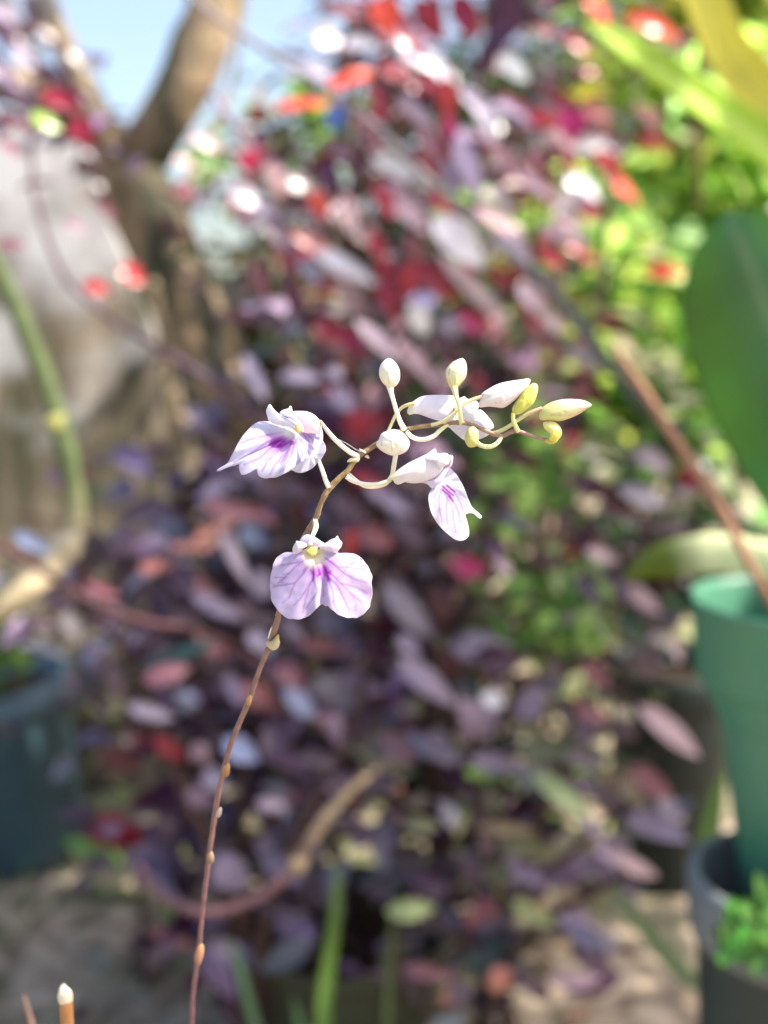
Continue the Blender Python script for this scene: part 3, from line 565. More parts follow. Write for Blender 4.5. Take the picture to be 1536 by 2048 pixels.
# ------------------------------------------------------------ orchid leaves at the right (growing from the green pot)
def strap(mb, ctrl, widths, colr, nrm_hint, cup=.25, n=10, kx=8, thick=.0011, edge=None):
    """broad leaf along a 3D path with given half-widths (m), closed with thickness"""
    q = catmull([(p.x, p.y, p.z, wd) for p, wd in zip(ctrl, widths)], n); L = len(q); rows = []
    for i in range(L):
        c = Vector(q[i][:3]); a = Vector(q[max(i - 1, 0)][:3]); e = Vector(q[min(i + 1, L - 1)][:3]); t = (e - a).normalized()
        nr = nrm_hint(i / (L - 1)) if callable(nrm_hint) else nrm_hint
        nr = (nr - t * nr.dot(t)).normalized(); sd_ = t.cross(nr); w_ = max(q[i][3], .0002)
        rows.append([(c + sd_ * (w_ * k / kx) + nr * (cup * w_ * (abs(k) / kx) ** 1.6), nr) for k in range(-kx, kx + 1)])
    W = 2 * kx + 1; b = len(mb.v)
    for sgn in (1, -1):
        for i, r_ in enumerate(rows):
            col = colr(i / (L - 1)) if callable(colr) else colr
            for k, (p, nr) in enumerate(r_):
                mb.v.append(p + nr * (thick * .5 * sgn))
                cc = col if edge is None else mixc(col, edge, 1 - abs(k - kx) / kx * 1.6)
                if k == kx: cc = mixc(cc, (.35, .45, .2), .35)
                mb.c.append(cc)
    off = L * W
    for i in range(L - 1):
        for k in range(W - 1):
            a = b + i * W + k
            mb.f.append((a, a + 1, a + W + 1, a + W)); mb.f.append((a + off, a + W + off, a + W + 1 + off, a + 1 + off))
        a = b + i * W; mb.f.append((a, a + W, a + W + off, a + off)); a += W - 1; mb.f.append((a, a + off, a + W + off, a + W))
orc = thing('potted_orchid', rc - Vector((0, 0, .02)), 'potted orchid with a broad dark green upright leaf and arching lower leaf painted sunlit pale', 'plant')
base0 = rc - Vector((0, 0, .022))
mb = MB()   # the broad dark upright leaf
k_ = .53 / FPX
strap(mb, [base0, P(1720, 1080, .49), P(1665, 900, .52), P(1575, 720, .53), P(1515, 570, .53), P(1470, 460, .53), P(1455, 425, .535)], [k_ * 30, k_ * 90, k_ * 170, k_ * 180, k_ * 160, k_ * 90, k_ * 10], (.075, .25, .02), lambda t: -FW + RT * -.35, cup=-.22, edge=(.07, .20, .08))
mb.build('leaf', M_broad, orc)
mb = MB()   # its neighbour standing behind it
strap(mb, [base0, P(1760, 900, .55), P(1690, 600, .58), P(1620, 470, .58), P(1560, 440, .58)], [k_ * 30, k_ * 100, k_ * 170, k_ * 120, k_ * 10], (.07, .22, .02), -FW + RT * .3, cup=.2)
mb.build('leaf', M_lime, orc)
mb = MB()   # arching leaf; sunlight painted in as a pale colour, darker at the tip
strap(mb, [base0, P(1650, 1125, .44), P(1555, 1100, .45), P(1460, 1082, .46), P(1380, 1088, .465), P(1305, 1112, .47), P(1245, 1160, .475)], [.004, .007, .009, .010, .010, .008, .001], lambda t: mixc((.86, .90, .58), (.17, .24, .02), (t - .6) * 6), lambda t: UP * .75 - FW * .8 - RT * .1, cup=-.7)
mb.build('leaf', M_lime, orc)
# long lime blades from a second plant standing higher right
lb = ground_pt(1900, .62)
lo_ = thing('strap_leaf_plant', lb, 'plant with long lime and yellow strap leaves reaching in from the upper right', 'plant')
mb = MB()
strap(mb, [lb, P(1850, 900, .56), P(1700, 480, .54), P(1570, 335, .53), P(1450, 240, .52), P(1330, 155, .51), P(1225, 80, .5), P(1168, 46, .495)], [.012, .014, .014, .0125, .0105, .009, .005, .0006], (.42, .62, .05), lambda t: -FW + UP * .3 + RT * .2, cup=.3, edge=(.55, .74, .12))
mb.build('leaf', M_lime, lo_)
mb = MB()
strap(mb, [lb, P(1800, 900, .62), P(1690, 560, .62), P(1600, 350, .62), P(1530, 220, .62), P(1440, 90, .62), P(1380, -60, .62), P(1330, -200, .62)], [.012, .016, .019, .019, .017, .014, .012, .001], (.92, .86, .16), lambda t: -FW + RT * .3, cup=.3)
mb.build('leaf', M_lime, lo_)
mb = MB()
strap(mb, [lb, P(1900, 800, .6), P(1850, 300, .6), P(1700, 60, .6), P(1580, -10, .6), P(1480, -60, .6)], [.012, .016, .018, .018, .014, .001], (.72, .80, .14), lambda t: -FW + RT * .3, cup=.3)
mb.build('leaf', M_lime, lo_)

# ------------------------------------------------------------ bare stems and twigs
def twig(name, label, cat, path, rpx, col, group='bare twigs and stems', n=6, sides=9, knots=(), wob=.32):
    base = P(*path[0]); root = thing(name, base, label, cat, group)
    mb = MB(); rr = rpx if isinstance(rpx, (list, tuple)) else [rpx] * len(path)
    tube(mb, [P(*p) for p in path], [r * p[2] / FPX for r, p in zip(rr, path)], n=n, sides=sides, col=col, wob=wob)
    mb.build('stem', M_twig, root)
    for (x, y, d, r, cc) in knots:
        k = MB(); tube(k, [P(x - r * .7, y + r * .8, d), P(x - r * .2, y + r * .2, d), P(x + r * .7, y - r * .8, d)], [r * .4 * d / FPX, r * d / FPX, r * .35 * d / FPX], n=5, sides=9, col=cc); k.build('knot', M_twig, root)
    return root
twig('dark_stem', 'long thin grey stem slanting across the whole picture from upper left to right', 'stem',
     [(330, -60, .62), (400, 10, .62), (520, 92, .62), (650, 178, .62), (735, 238, .62), (870, 372, .6), (1000, 492, .6), (1120, 602, .6), (1230, 745, .6), (1340, 868, .6), (1450, 1010, .6), (1560, 1130, .6), (1750, 1380, .62), (1900, 1700, .66)],
     [7, 7, 7, 7, 7, 8, 10, 12, 13, 14, 11, 10, 10, 10], lambda t: mixc((.26, .23, .25), (.06, .08, .07), (t - .3) * 3), knots=[(1350, 865, .6, 26, (.06, .07, .06))])
twig('brown_stem', 'slim tan stem beside the green pot slanting down to the right', 'stem',
     [(1225, 690, .46), (1250, 730, .455), (1300, 800, .45), (1345, 870, .445), (1385, 930, .44), (1440, 1015, .43), (1490, 1110, .425), (1545, 1210, .43), (1580, 1290, .445)],
     [6, 9, 10, 10, 11, 11, 10, 9, 8], (.33, .17, .10))
twig('thick_vine', 'thick green and tan vine curving down in front of the white wall', 'vine',
     [(-140, 330, .62), (-60, 440, .62), (5, 560, .62), (58, 680, .62), (102, 790, .62), (132, 900, .62), (150, 1000, .62), (146, 1070, .62), (100, 1140, .61), (40, 1190, .6), (-30, 1240, .6), (-160, 1330, .6)],
     [14, 16, 17, 19, 18, 21, 20, 24, 23, 22, 19, 20], lambda t: mixc((.08, .11, .04), (.46, .38, .24), (t - .5) * 5), knots=[(112, 845, .61, 20, (.30, .30, .10)), (140, 1090, .615, 30, (.45, .38, .26))])
tw1 = twig('purple_twig', 'thin purple twig with two red leaves trailing across the white wall', 'twig',
     [(60, 230, .72), (68, 370, .7), (90, 460, .7), (135, 560, .7), (215, 632, .7), (330, 705, .7), (430, 770, .7), (520, 850, .7), (600, 1000, .72)], [5, 6, 6, 7, 6, 8, 7, 6, 6], (.12, .07, .10))
fo = MB()
for z in [(195, 572, 62, 36, 10, 'red', .69), (266, 548, 58, 46, 30, 'red', .69), (165, 262, 70, 52, 60, 'crim', .7), (112, 195, 70, 44, 30, 'crim', .7), (20, 292, 60, 22, 40, 'rose', .7), (22, 488, 60, 26, 0, 'rose', .7), (150, 450, 56, 24, 20, 'pink', .72), (217, 420, 46, 26, 40, 'rose', .72), (90, 240, 70, 36, 10, 'lime', .74), (345, 60, 0, 0, 0, 'pink', .74), (372, 378, 50, 34, 20, 'rose', .74), (415, 284, 64, 28, 20, 'pink', .76), (425, 318, 110, 40, 18, 'green', .8), (20, 70, 60, 60, 0, 'plum', .7), (50, 110, 60, 30, 40, 'lilac', .7), (10, 150, 60, 30, 30, 'lilac', .7)]:
    if z[2]: pxleaf(fo, *z[:5], vary(C[z[5]], .1), z[6])
fo.build('foliage', M_leaf, tw1)
twig('red_twig', 'thin reddish twig lying across the purple leaves at the left', 'twig',
     [(-120, 1050, .58), (0, 1092, .58), (100, 1150, .58), (200, 1212, .58), (300, 1245, .58), (400, 1262, .6), (520, 1330, .64), (560, 1430, .66)], [6, 7, 7, 7, 7, 6, 6, 5], (.10, .04, .045))
twig('dead_root', 'curved tan dead branch sagging in the lower left middle', 'branch',
     [(275, 1730, .6), (330, 1795, .56), (410, 1826, .54), (500, 1802, .54), (560, 1762, .54), (600, 1715, .54), (645, 1645, .54), (695, 1585, .56), (740, 1548, .6), (800, 1500, .66)],
     [7, 8, 9, 10, 11, 12, 13, 10, 7, 5], lambda t: mixc((.18, .09, .10), (.30, .22, .13), (t - .45) * 4), knots=[(600, 1725, .54, 20, (.34, .25, .15))])
tc1 = twig('cut_twig', 'short orange-brown cut twig with a white tip at the bottom left corner', 'twig',
     [(140, 2200, .19), (137, 2100, .185), (134, 2040, .185), (132, 2000, .185)], [15, 14, 13.5, 13], (.52, .24, .09), wob=.05)
k = MB(); tube(k, [P(132, 2004, .185), P(130, 1990, .185), P(127, 1976, .185), P(128, 1968, .185)], [13.5 * .185 / FPX, 15 * .185 / FPX, 9 * .185 / FPX, 3 * .185 / FPX], n=4, sides=10, col=(.78, .66, .50)); k.build('cut_tip', M_twig, tc1)
twig('cut_twig', 'thin greyish twig leaning beside the white-tipped twig', 'twig', [(75, 2150, .24), (65, 2060, .24), (52, 2010, .24), (46, 1990, .24)], [6, 6, 5, 3], (.16, .10, .08))
twig('thin_stem', 'thin upright brown stem in front of the yellow leaves', 'stem', [(1400, 420, .7), (1395, 330, .7), (1396, 250, .7), (1402, 120, .7), (1410, 20, .7), (1412, -60, .7)], [5, 7, 8, 8, 9, 8], (.20, .08, .05))
twig('thin_stem', 'thin pale lilac stem right of the forked limb', 'stem', [(430, 190, .9), (465, 250, .9), (505, 300, .9), (560, 360, .9), (640, 470, .9)], [7, 8, 8, 8, 7], (.32, .24, .32))
twig('brown_stem', 'upright dry brown stem added beside the mossy end of the wall to darken it', 'stem', [(345, 1500, .9), (352, 1250, .9), (352, 1000, .9), (345, 850, .9), (330, 700, .9), (305, 560, .9)], [14, 15, 16, 15, 12, 9], (.22, .17, .10))  # made-up stem, added to darken the sunlit end of the wall

# ------------------------------------------------------------ grass blades and ground stuff
def blade(label, path, wpx, col):
    root = thing('grass_blade', P(*path[0]), label, 'grass blade', 'grass blades')
    mb = MB(); wd = [wpx * p[2] / FPX * k for p, k in zip(path, [1, 1.1, 1, .8, .5, .05][:len(path)])]
    wd[-1] = .0002
    strap(mb, [P(*p) for p in path], wd, col, -FW, cup=.3, kx=2, thick=.0004, n=6); mb.build('blade', M_broad, root)
blade('bright green grass blade standing upright in the bottom middle', [(640, 2250, .6), (645, 2080, .6), (652, 1960, .6), (668, 1850, .6), (675, 1760, .6), (672, 1700, .6)], 15, (.12, .26, .03))
blade('bluish green grass blade bending left of the bright one', [(560, 2200, .6), (520, 2080, .6), (500, 2010, .6), (475, 1920, .6), (450, 1870, .6)], 11, (.07, .17, .09))
blade('short dark grass blade at the bottom middle', [(610, 2200, .62), (608, 2120, .62), (600, 2050, .62), (585, 1990, .62)], 9, (.06, .14, .06))
blade('olive grass blade right of the bright one', [(780, 2200, .66), (775, 2080, .66), (778, 1960, .66), (785, 1850, .66), (790, 1790, .66)], 9, (.09, .12, .04))
blade('green blade before the dark pot, left of the grey rim', [(1395, 1800, .62), (1405, 1720, .62), (1420, 1640, .62), (1435, 1580, .62), (1445, 1540, .62)], 17, (.10, .22, .03))
blade('pale green blade lying across the earth below the pink leaves', [(1420, 1990, .7), (1350, 1930, .7), (1290, 1860, .7), (1240, 1800, .7), (1215, 1760, .7)], 14, (.20, .32, .14))
gm = MB()
for i in range(4600):
    cx, cy = rnd.uniform(-.7, .9), rnd.uniform(.6, 1.9)
    if noise.noise(Vector((cx * 4, cy * 4, 3))) < -.05: continue
    z0 = .012 * noise.noise(Vector((cx * 5, cy * 5, 0))) - .006
    th = rnd.uniform(0, 6.283); d = Vector((math.cos(th) * .7, math.sin(th) * .7, 1))
    L = rnd.uniform(.012, .045); leaf(gm, Vector((cx, cy, z0)), d, Vector((rnd.uniform(-1, 1), -1, .3)), L, .003, vary(C[rnd.choice(['green', 'fresh', 'green', 'pgreen', 'tan'])], .3), kx=1, ky=3, bend=.4)
tag(gm.build('grass', M_green), 'sparse short grass growing from the bare earth', 'grass', kind='stuff')
lm = MB()
for i in range(700):
    cx, cy = rnd.uniform(-.8, .9), rnd.uniform(.6, 2.2)
    th = rnd.uniform(0, 6.283); L = rnd.uniform(.015, .045)
    leaf(lm, Vector((cx, cy, .008 + rnd.random() * .006)), Vector((math.cos(th), math.sin(th), rnd.uniform(-.1, .2))), Vector((rnd.uniform(-.3, .3), rnd.uniform(-.3, .3), 1)), L, L * .5, vary(C[rnd.choice(['tan', 'tan', 'salmon', 'grey', 'maroon', 'dull'])], .3), kx=1, ky=3, fold=.4, bend=.1)
tag(lm.build('leaf_litter', M_leaf), 'dry tan fallen leaves strewn on the earth', 'leaf litter', kind='stuff')
# small blue plastic tag in the shrub
bt = MB(); c = P(670, 235, .9); s9 = .9 / FPX
lathe(bt, [(.0002, -.0006), (17 * s9, -.0006), (19 * s9, 0), (17 * s9, .0008), (.0002, .0008)], c, Vector((.1, -1, .1)), 24)
for v in bt.v: v.z = c.z + (v.z - c.z) * 1.5
tag(bt.build('plastic_tag', mat('blue_plastic', (.08, .22, .75), rough=.4)), 'small bright blue plastic tag hanging among the red leaves', 'plastic tag')

# ------------------------------------------------------------ the orchid spike in focus
PXM = FOC / FPX
def F(x, y, z=0.0): return P(x, y, FOC + z)
def k1(l): return [(420 + x / 3.84, 700 + y / 3.84) for x, y in l]
def k2(l): return [(740 + x / 3.339, 700 + y / 3.339) for x, y in l]
def k3(l): return [(620 + x / 4.042, 860 + y / 4.042) for x, y in l]
def k4(l): return [(500 + x / 5.12, 1030 + y / 5.12) for x, y in l]
def ring(outline, n):
    o = list(outline); m = len(o); q = []
    for i in range(m):
        p0, p1, p2, p3 = o[i - 1], o[i], o[(i + 1) % m], o[(i + 2) % m]
        for k in range(8):
            t = k / 8
            q.append(tuple(0.5 * (2 * b + (-a + c) * t + (2 * a - 5 * b + 4 * c - d) * t * t + (-a + 3 * b - 3 * c + d) * t ** 3) * 1.0 for a, b, c, d in zip(p0, p1, p2, p3)))
    L = [0]
    for i in range(len(q)): L.append(L[-1] + math.dist(q[i], q[(i + 1) % len(q)]))
    out = []; j = 0
    for k in range(n):
        s_ = L[-1] * k / n
        while L[j + 1] < s_: j += 1
        f = (s_ - L[j]) / max(1e-9, L[j + 1] - L[j]); a, b = q[j], q[(j + 1) % len(q)]
        out.append((lerp(a[0], b[0], f), lerp(a[1], b[1], f)))
    return out
def vdist(x, y, pl):
    best = 1e9
    for (x0, y0), (x1, y1) in zip(pl, pl[1:]):
        dx, dy = x1 - x0, y1 - y0; t = max(0, min(1, ((x - x0) * dx + (y - y0) * dy) / (dx * dx + dy * dy + 1e-9)))
        d = math.hypot(x - x0 - dx * t, y - y0 - dy * t)
        if d < best: best = d
    return best
def patch(mb, outline, hub, z, colf, rings=16, n=96, thick=.00022, bulge=0.0, zh=None, ruffle=0.0, nr=9, seed=0, back=True):
    """petal sheet: outline seen in the picture, its relief given by z(x, y, t, angle)"""
    o = ring(outline, n); pts = []; zf = z if callable(z) else (lambda x, y, t, a: z)
    for i in range(rings + 1):
        t = (i / rings) ** .9 if i else 0
        for (ox, oy) in (o if i else [hub]):
            x, y = lerp(hub[0], ox, t), lerp(hub[1], oy, t); a = math.atan2(oy - hub[1], ox - hub[0])
            zz = zf(x, y, t, a) - bulge * (1 - t * t) + ruffle * t ** 2.5 * math.sin(a * nr + seed) + ruffle * .5 * t ** 3 * math.sin(a * nr * 2.3 + seed * 2)
            zz += .00006 * noise.noise(Vector((x * .05, y * .05, seed)))
            pts.append((x, y, zz))
    for side in ((0, 1) if back else (0,)):
        b = len(mb.v)
        for (i, (x, y, zz)) in enumerate(pts):
            rr = 0 if i == 0 else (i - 1) // n + 1
            th = thick * (1 if rr < rings else .3)
            mb.v.append(F(x, y, zz + (th if side else 0))); mb.c.append(colf(x, y, rr / rings))
        for i in range(rings):
            for k in range(n):
                k2_ = (k + 1) % n
                if i == 0: f = (b, b + 1 + k, b + 1 + k2_)
                else:
                    p = b + 1 + (i - 1) * n; f = (p + k, p + n + k, p + n + k2_, p + k2_)
                mb.f.append(f if side else f[::-1])
        if side:
            a0 = b - len(pts) + 1 + (rings - 1) * n; a1 = b + 1 + (rings - 1) * n
            for k in range(n):
                k2_ = (k + 1) % n; mb.f.append((a0 + k, a0 + k2_, a1 + k2_, a1 + k))
def pillow(mb, outline, hub, h, z0, colf, rings=10, n=48, ridges=0.0, hb=None, tilt=(0, 0)):
    """closed rounded body from an outline; h = half depth"""
    o = ring(outline, n); hb = h if hb is None else hb; b = len(mb.v); 
    def zz(x, y, t, sgn, a): 
        hh = (h if sgn < 0 else hb) * math.sqrt(max(0, 1 - t * t)) * (1 + ridges * math.cos(3 * a))
        return z0 + sgn * hh + (x - hub[0]) * tilt[0] + (y - hub[1]) * tilt[1]
    idx = {}
    for sgn in (-1, 1):
        for i in range(rings + (1 if sgn < 0 else 0)):
            t = math.sin(i / rings * math.pi / 2)
            for k, (ox, oy) in enumerate(o if i else [hub]):
                x, y = lerp(hub[0], ox, t), lerp(hub[1], oy, t); a = math.atan2(oy - hub[1], ox - hub[0])
                idx[(sgn, i, k)] = len(mb.v); mb.v.append(F(x, y, zz(x, y, t, sgn, a))); mb.c.append(colf(x, y, t))
    for k in range(n): idx[(1, rings, k)] = idx[(-1, rings, k)]
    for sgn in (-1, 1):
        for i in range(rings):
            for k in range(n):
                k2_ = (k + 1) % n
                f = (idx[(sgn, 0, 0)], idx[(sgn, 1, k)], idx[(sgn, 1, k2_)]) if i == 0 else (idx[(sgn, i, k)], idx[(sgn, i + 1, k)], idx[(sgn, i + 1, k2_)], idx[(sgn, i, k2_)])
                mb.f.append(f if sgn > 0 else f[::-1])

spike_base = P(352, 2620, .215); spike_base = Vector((spike_base.x, spike_base.y, max(.0, spike_base.z)))
gb = Vector((spike_base.x - .01, spike_base.y + .05, 0))
spike = thing('orchid_spike', gb, 'thin brown orchid flower spike in sharp focus with small lilac-white flowers and creamy buds', 'orchid')
# stem
TAN, MAUV = (.28, .185, .09), (.25, .145, .12)
SP = [(383, 2048, .036, 5.5), (386, 1990, .032, 5.5), (392, 1940, .029, 5.6), (398, 1895, .027, 5.5), (405, 1820, .024, 5.5), (411, 1770, .022, 6), (419, 1705, .020, 6), (428, 1640, .018, 6), (438, 1580, .016, 6), (450, 1532, .0145, 6.5),
      (461, 1490, .013, 6), (478, 1448, .012, 6), (497, 1404, .0105, 6.5), (511, 1362, .0095, 5.6), (526, 1322, .008, 5.6), (542, 1285, .007, 6.6), (549, 1258, .006, 6.6), (557, 1230, .005, 6.6), (568, 1190, .004, 6.2), (586, 1132, .003, 6), (604, 1085, .002, 6), (619, 1056, .0015, 6.2), (633, 1034, .001, 6.2),
      (640, 1012, .0005, 5.8), (650, 990, 0, 6.2), (661, 975, 0, 6.6), (680, 955, 0, 6), (694, 943, 0, 6), (706, 926, 0, 6), (717, 912, 0, 6.6), (730, 903, 0, 6), (748, 892, .0004, 5.6), (768, 879, .0008, 5.4), (790, 867, .0008, 5.2), (812, 859, .0006, 5), (836, 854, .0004, 4.8), (860, 851, 0, 4.8), (884, 849, 0, 4.6), (902, 846, 0, 4.8), (922, 845, 0, 5),
      (942, 849, 0, 4.4), (962, 857, 0, 4.4), (984, 867, 0, 4.8), (1003, 872, 0, 4.8), (1018, 866, 0, 4.4), (1031, 862, 0, 4.8), (1048, 866, 0, 4.2), (1070, 874, 0, 4), (1094, 880, 0, 4.2)]
mb = MB()
low = [gb, lerp(gb, F(352, 2500, .06), .5), F(360, 2450, .055), F(372, 2230, .043)]
pts = low + [F(x, y, z) for x, y, z, r in SP]; rad = [.0009, .0008, 4 * PXM, 4 * PXM] + [r * .92 * PXM for x, y, z, r in SP]
def stemcol(t):
    c = mixc((.17, .06, .10), MAUV, t * 3.2); c = mixc(c, TAN, (t - .42) * 7); return mixc(c, (.36, .22, .17), (t - .78) * 6)
tube(mb, pts, rad, n=8, sides=14, col=stemcol, wob=.34); stem_o = mb.build('stem', M_stem, spike)
CREAM, TIPC = (.88, .86, .72), (.55, .40, .20)
def pedicel(path, r, c0=CREAM, c1=CREAM, n=7):
    mb = MB(); rr = [.9 * q for q in r]
    tube(mb, [F(*p) for p in path], [q * PXM for q in rr], n=n, sides=12, col=lambda t: mixc(c0, c1, (t - .45) * 2), wob=.1)
    mb.build('pedicel', M_pedi, spike)
YC = (.74, .72, .36)
pedicel([(716, 913, -.0002), (701, 905, -.0006), (684, 892, -.001), (668, 877, -.0012), (655, 862, -.001), (646, 850, -.0005), (640, 842, 0)], [6, 5.6, 5.4, 5.2, 4.8, 4, 3.4], c1=(.52, .40, .26))
pedicel([(659, 977, -.0002), (652, 962, .0004), (646, 945, .001), (640, 928, .0016), (632, 900, .003), (628, 870, .004)], [6, 5.4, 5, 4.6, 4.4, 4])
pedicel([(693, 953, .0002), (704, 961, 0), (722, 967, -.0003), (744, 969, -.0005), (764, 966, -.0005), (782, 960, -.0004)], [5.6, 5.2, 5, 4.6, 4.4, 4.2], c1=(.66, .66, .44))
pedicel([(696, 948, .001), (730, 972, .002), (765, 970, .0022), (783, 953, .0018), (787, 935, .001), (791, 912, 0), (792, 896, 0)], [5, 4.8, 4.8, 5.2, 5.4, 5.4, 5])
pedicel([(768, 884, .001), (774, 868, .0012), (783, 848, .0012), (792, 829, .001), (803, 816, .0008), (815, 810, .0005), (828, 807, .0005)], [4, 3.8, 3.8, 3.8, 3.9, 4, 4.4], c0=(.72, .70, .42), c1=(.60, .45, .22))
pedicel([(808, 858, 0), (801, 845, -.0008), (794, 826, -.0012), (788, 806, -.0012), (783, 788, -.0008), (780, 774, -.0005)], [6.4, 5.6, 5, 5, 5.4, 8])
pedicel([(922, 846, 0), (920, 828, -.0012), (917, 808, -.0018), (912, 792, -.0015), (909, 777, -.001)], [5.4, 4.8, 4.6, 5.4, 8], c0=YC, c1=(.70, .70, .34))
pedicel([(814, 864, .0002), (824, 874, -.0004), (838, 879, -.0007), (854, 878, -.0008), (869, 871, -.0007), (881, 860, -.0004), (896, 849, 0)], [4.6, 5, 5.2, 5.2, 5.2, 4.8, 4], c1=(.70, .68, .38))
pedicel([(862, 850, -.0003), (880, 845, -.0005), (898, 835, -.0008), (915, 820, -.001), (930, 807, -.001), (946, 799, -.0008), (963, 794, -.0005)], [4, 4, 4, 3.8, 4.2, 4.4, 4.8], c0=(.72, .68, .40), c1=(.58, .40, .24))
pedicel([(952, 884, -.0004), (962, 891, -.0006), (977, 894, -.0007), (991, 889, -.0006), (1000, 879, -.0002), (1003, 871, 0)], [5.2, 5, 5, 5, 4.8, 4.4], c0=YC, c1=(.66, .60, .34))
pedicel([(1036, 863, 0), (1030, 850, -.0006), (1026, 838, -.0008), (1027, 826, -.0008)], [5.4, 4.8, 4.4, 5], c0=(.72, .70, .30), c1=(.70, .68, .20))
pedicel([(984, 867, .0003), (1003, 861, .0006), (1022, 850, .0005), (1040, 837, 0), (1062, 825, -.0004), (1084, 817, -.0004)], [4.6, 4.6, 4.6, 4.4, 4.4, 5], c0=YC, c1=(.54, .36, .24))
pedicel([(1092, 880, 0), (1100, 884, -.0002), (1109, 881, -.0004), (1114, 872, -.0004)], [4.4, 5, 6, 6], c0=(.60, .50, .10), c1=(.74, .70, .10))
pedicel([(630, 1040, .001), (632, 1052, 0), (629, 1062, -.0008), (624, 1074, -.0014), (620, 1090, -.002)], [5.5, 6, 5.6, 5, 4.6], c0=(.66, .66, .44), c1=(.82, .84, .72))

# buds
def bud(outline, hub, h, c_lo, c_hi, axis, nm='bud', rid=.015, label=None, z0=-.0003, tint=None, tilt=(0, 0)):
    (ax0, ay0), (ax1, ay1) = axis; seam = tint or c_lo; hw = max(abs((p[0] - ax0) * (ay1 - ay0) - (p[1] - ay0) * (ax1 - ax0)) / math.dist(*axis) for p in outline); L2 = (ax1 - ax0) ** 2 + (ay1 - ay0) ** 2
    def cf(x, y, t):
        u = ((x - ax0) * (ax1 - ax0) + (y - ay0) * (ay1 - ay0)) / L2
        v = ((x - ax0) * (ay1 - ay0) - (y - ay0) * (ax1 - ax0)) / L2 ** .5
        c = mixc(c_lo, c_hi, u)
        if tint: c = mixc(c, tint, .6 * smooth(.80, 1, t))
        env = hw * math.sin(math.pi * max(0, min(1, u * .9 + .05)))
        for off in (.12, -.62, .74):
            c = mixc(c, tuple(q * .74 for q in seam), math.exp(-((v - off * env) / .75) ** 2) * smooth(.02, .2, u) * .75)
        return mixc(c, (c[0] * .86, c[1] * .92, c[2] * .7), .5 * max(0, noise.noise(Vector((x * .16, y * .16, 5)))))
    mb = MB(); pillow(mb, outline, hub, h, z0, cf, rings=12, n=56, ridges=rid, tilt=tilt)
    o = mb.build(nm, M_bud, spike)
    if label: o['label'] = label
    return o
WH, PK = (.86, .84, .76), (.80, .66, .74)
bud(k2([(135, 258), (105, 240), (75, 205), (60, 160), (68, 105), (95, 70), (125, 55), (155, 68), (185, 105), (200, 150), (196, 205), (172, 242)]), (779, 747), .0015, (.80, .78, .56), WH, ((780, 778), (778, 716)), tint=(.82, .72, .76))
bud(k2([(540, 258), (518, 215), (505, 165), (510, 125), (545, 85), (590, 60), (620, 55), (640, 80), (648, 130), (638, 185), (605, 230), (575, 258)]), (913, 746), .0014, (.72, .74, .36), (.80, .78, .60), ((909, 778), (922, 716)), tint=(.58, .40, .36))
bud(k2([(58, 600), (75, 560), (120, 538), (165, 530), (215, 548), (250, 585), (266, 625), (245, 675), (190, 702), (140, 704), (90, 682), (50, 650), (42, 620)]), (786, 884), .0017, (.84, .80, .68), (.90, .87, .82), ((786, 912), (790, 858)), tint=(.74, .60, .62), rid=.03, z0=-.0012)
bud(k2([(740, 300), (770, 272), (850, 228), (930, 208), (1000, 198), (1062, 190), (1070, 212), (1050, 250), (1010, 295), (955, 345), (892, 386), (840, 382), (790, 378), (735, 384), (722, 365), (735, 335)]), (1006, 787), .0014, (.74, .70, .66), (.88, .76, .84), ((960, 805), (1058, 760)), tint=(.80, .62, .74))
bud(k2([(958, 425), (952, 385), (985, 330), (1030, 268), (1075, 228), (1105, 222), (1122, 248), (1112, 310), (1085, 365), (1040, 400), (1000, 430)]), (1050, 798), .0012, (.66, .68, .14), (.62, .62, .12), ((1029, 828), (1074, 767)), tint=(.72, .70, .30))
bud(k2([(1150, 385), (1200, 352), (1265, 332), (1330, 326), (1400, 330), (1445, 342), (1482, 368), (1440, 400), (1390, 432), (1330, 458), (1270, 475), (1210, 470), (1150, 470), (1128, 452), (1132, 415)]), (1125, 820), .0014, (.62, .68, .22), (.82, .70, .52), ((1082, 822), (1183, 810)), tint=(.74, .46, .42))
bud(k2([(1158, 485), (1195, 474), (1240, 484), (1272, 515), (1282, 555), (1262, 595), (1225, 612), (1195, 600), (1205, 570), (1185, 545), (1162, 520)]), (1108, 860), .0010, (.74, .68, .08), (.88, .84, .36), ((1105, 884), (1096, 845)), tint=(.80, .74, .30))
bud(k2([(665, 515), (695, 510), (722, 540), (725, 590), (718, 635), (690, 650), (655, 645), (632, 600), (640, 550)]), (942, 873), .0010, (.62, .62, .20), (.66, .60, .28), ((945, 893), (943, 852)), tint=(.60, .56, .24))

# bracts along the stem
def bract(outline, hub, z0, c0, c1, h=.0004, label=None):
    mb = MB(); ys = [p[1] for p in outline]; a, b_ = min(ys), max(ys)
    pillow(mb, outline, hub, h, z0, lambda x, y, t: mixc(c1, c0, (y - a) / (b_ - a)), rings=7, n=28)
    o = mb.build('bract', M_bud, spike)
    if label: o['label'] = label
def kk5(l): return [(380 + x / 5.12, 1220 + y / 5.12) for x, y in l]
def kk6(l): return [(340 + x / 4.197, 1560 + y / 4.197) for x, y in l]
bract(kk5([(878, 262), (898, 245), (915, 262), (912, 290), (922, 320), (915, 365), (890, 400), (850, 415), (820, 400), (800, 380), (775, 350), (788, 315), (820, 322), (850, 300)]), (548, 1286), .0062, (.60, .55, .42), (.46, .32, .10), h=.0009, label='papery pale bract with a brown tip')
bract(kk5([(835, 170), (840, 180), (815, 260), (800, 300), (797, 285), (815, 215)]), (538, 1265), .0055, (.75, .7, .6), (.8, .76, .7), h=.00012)
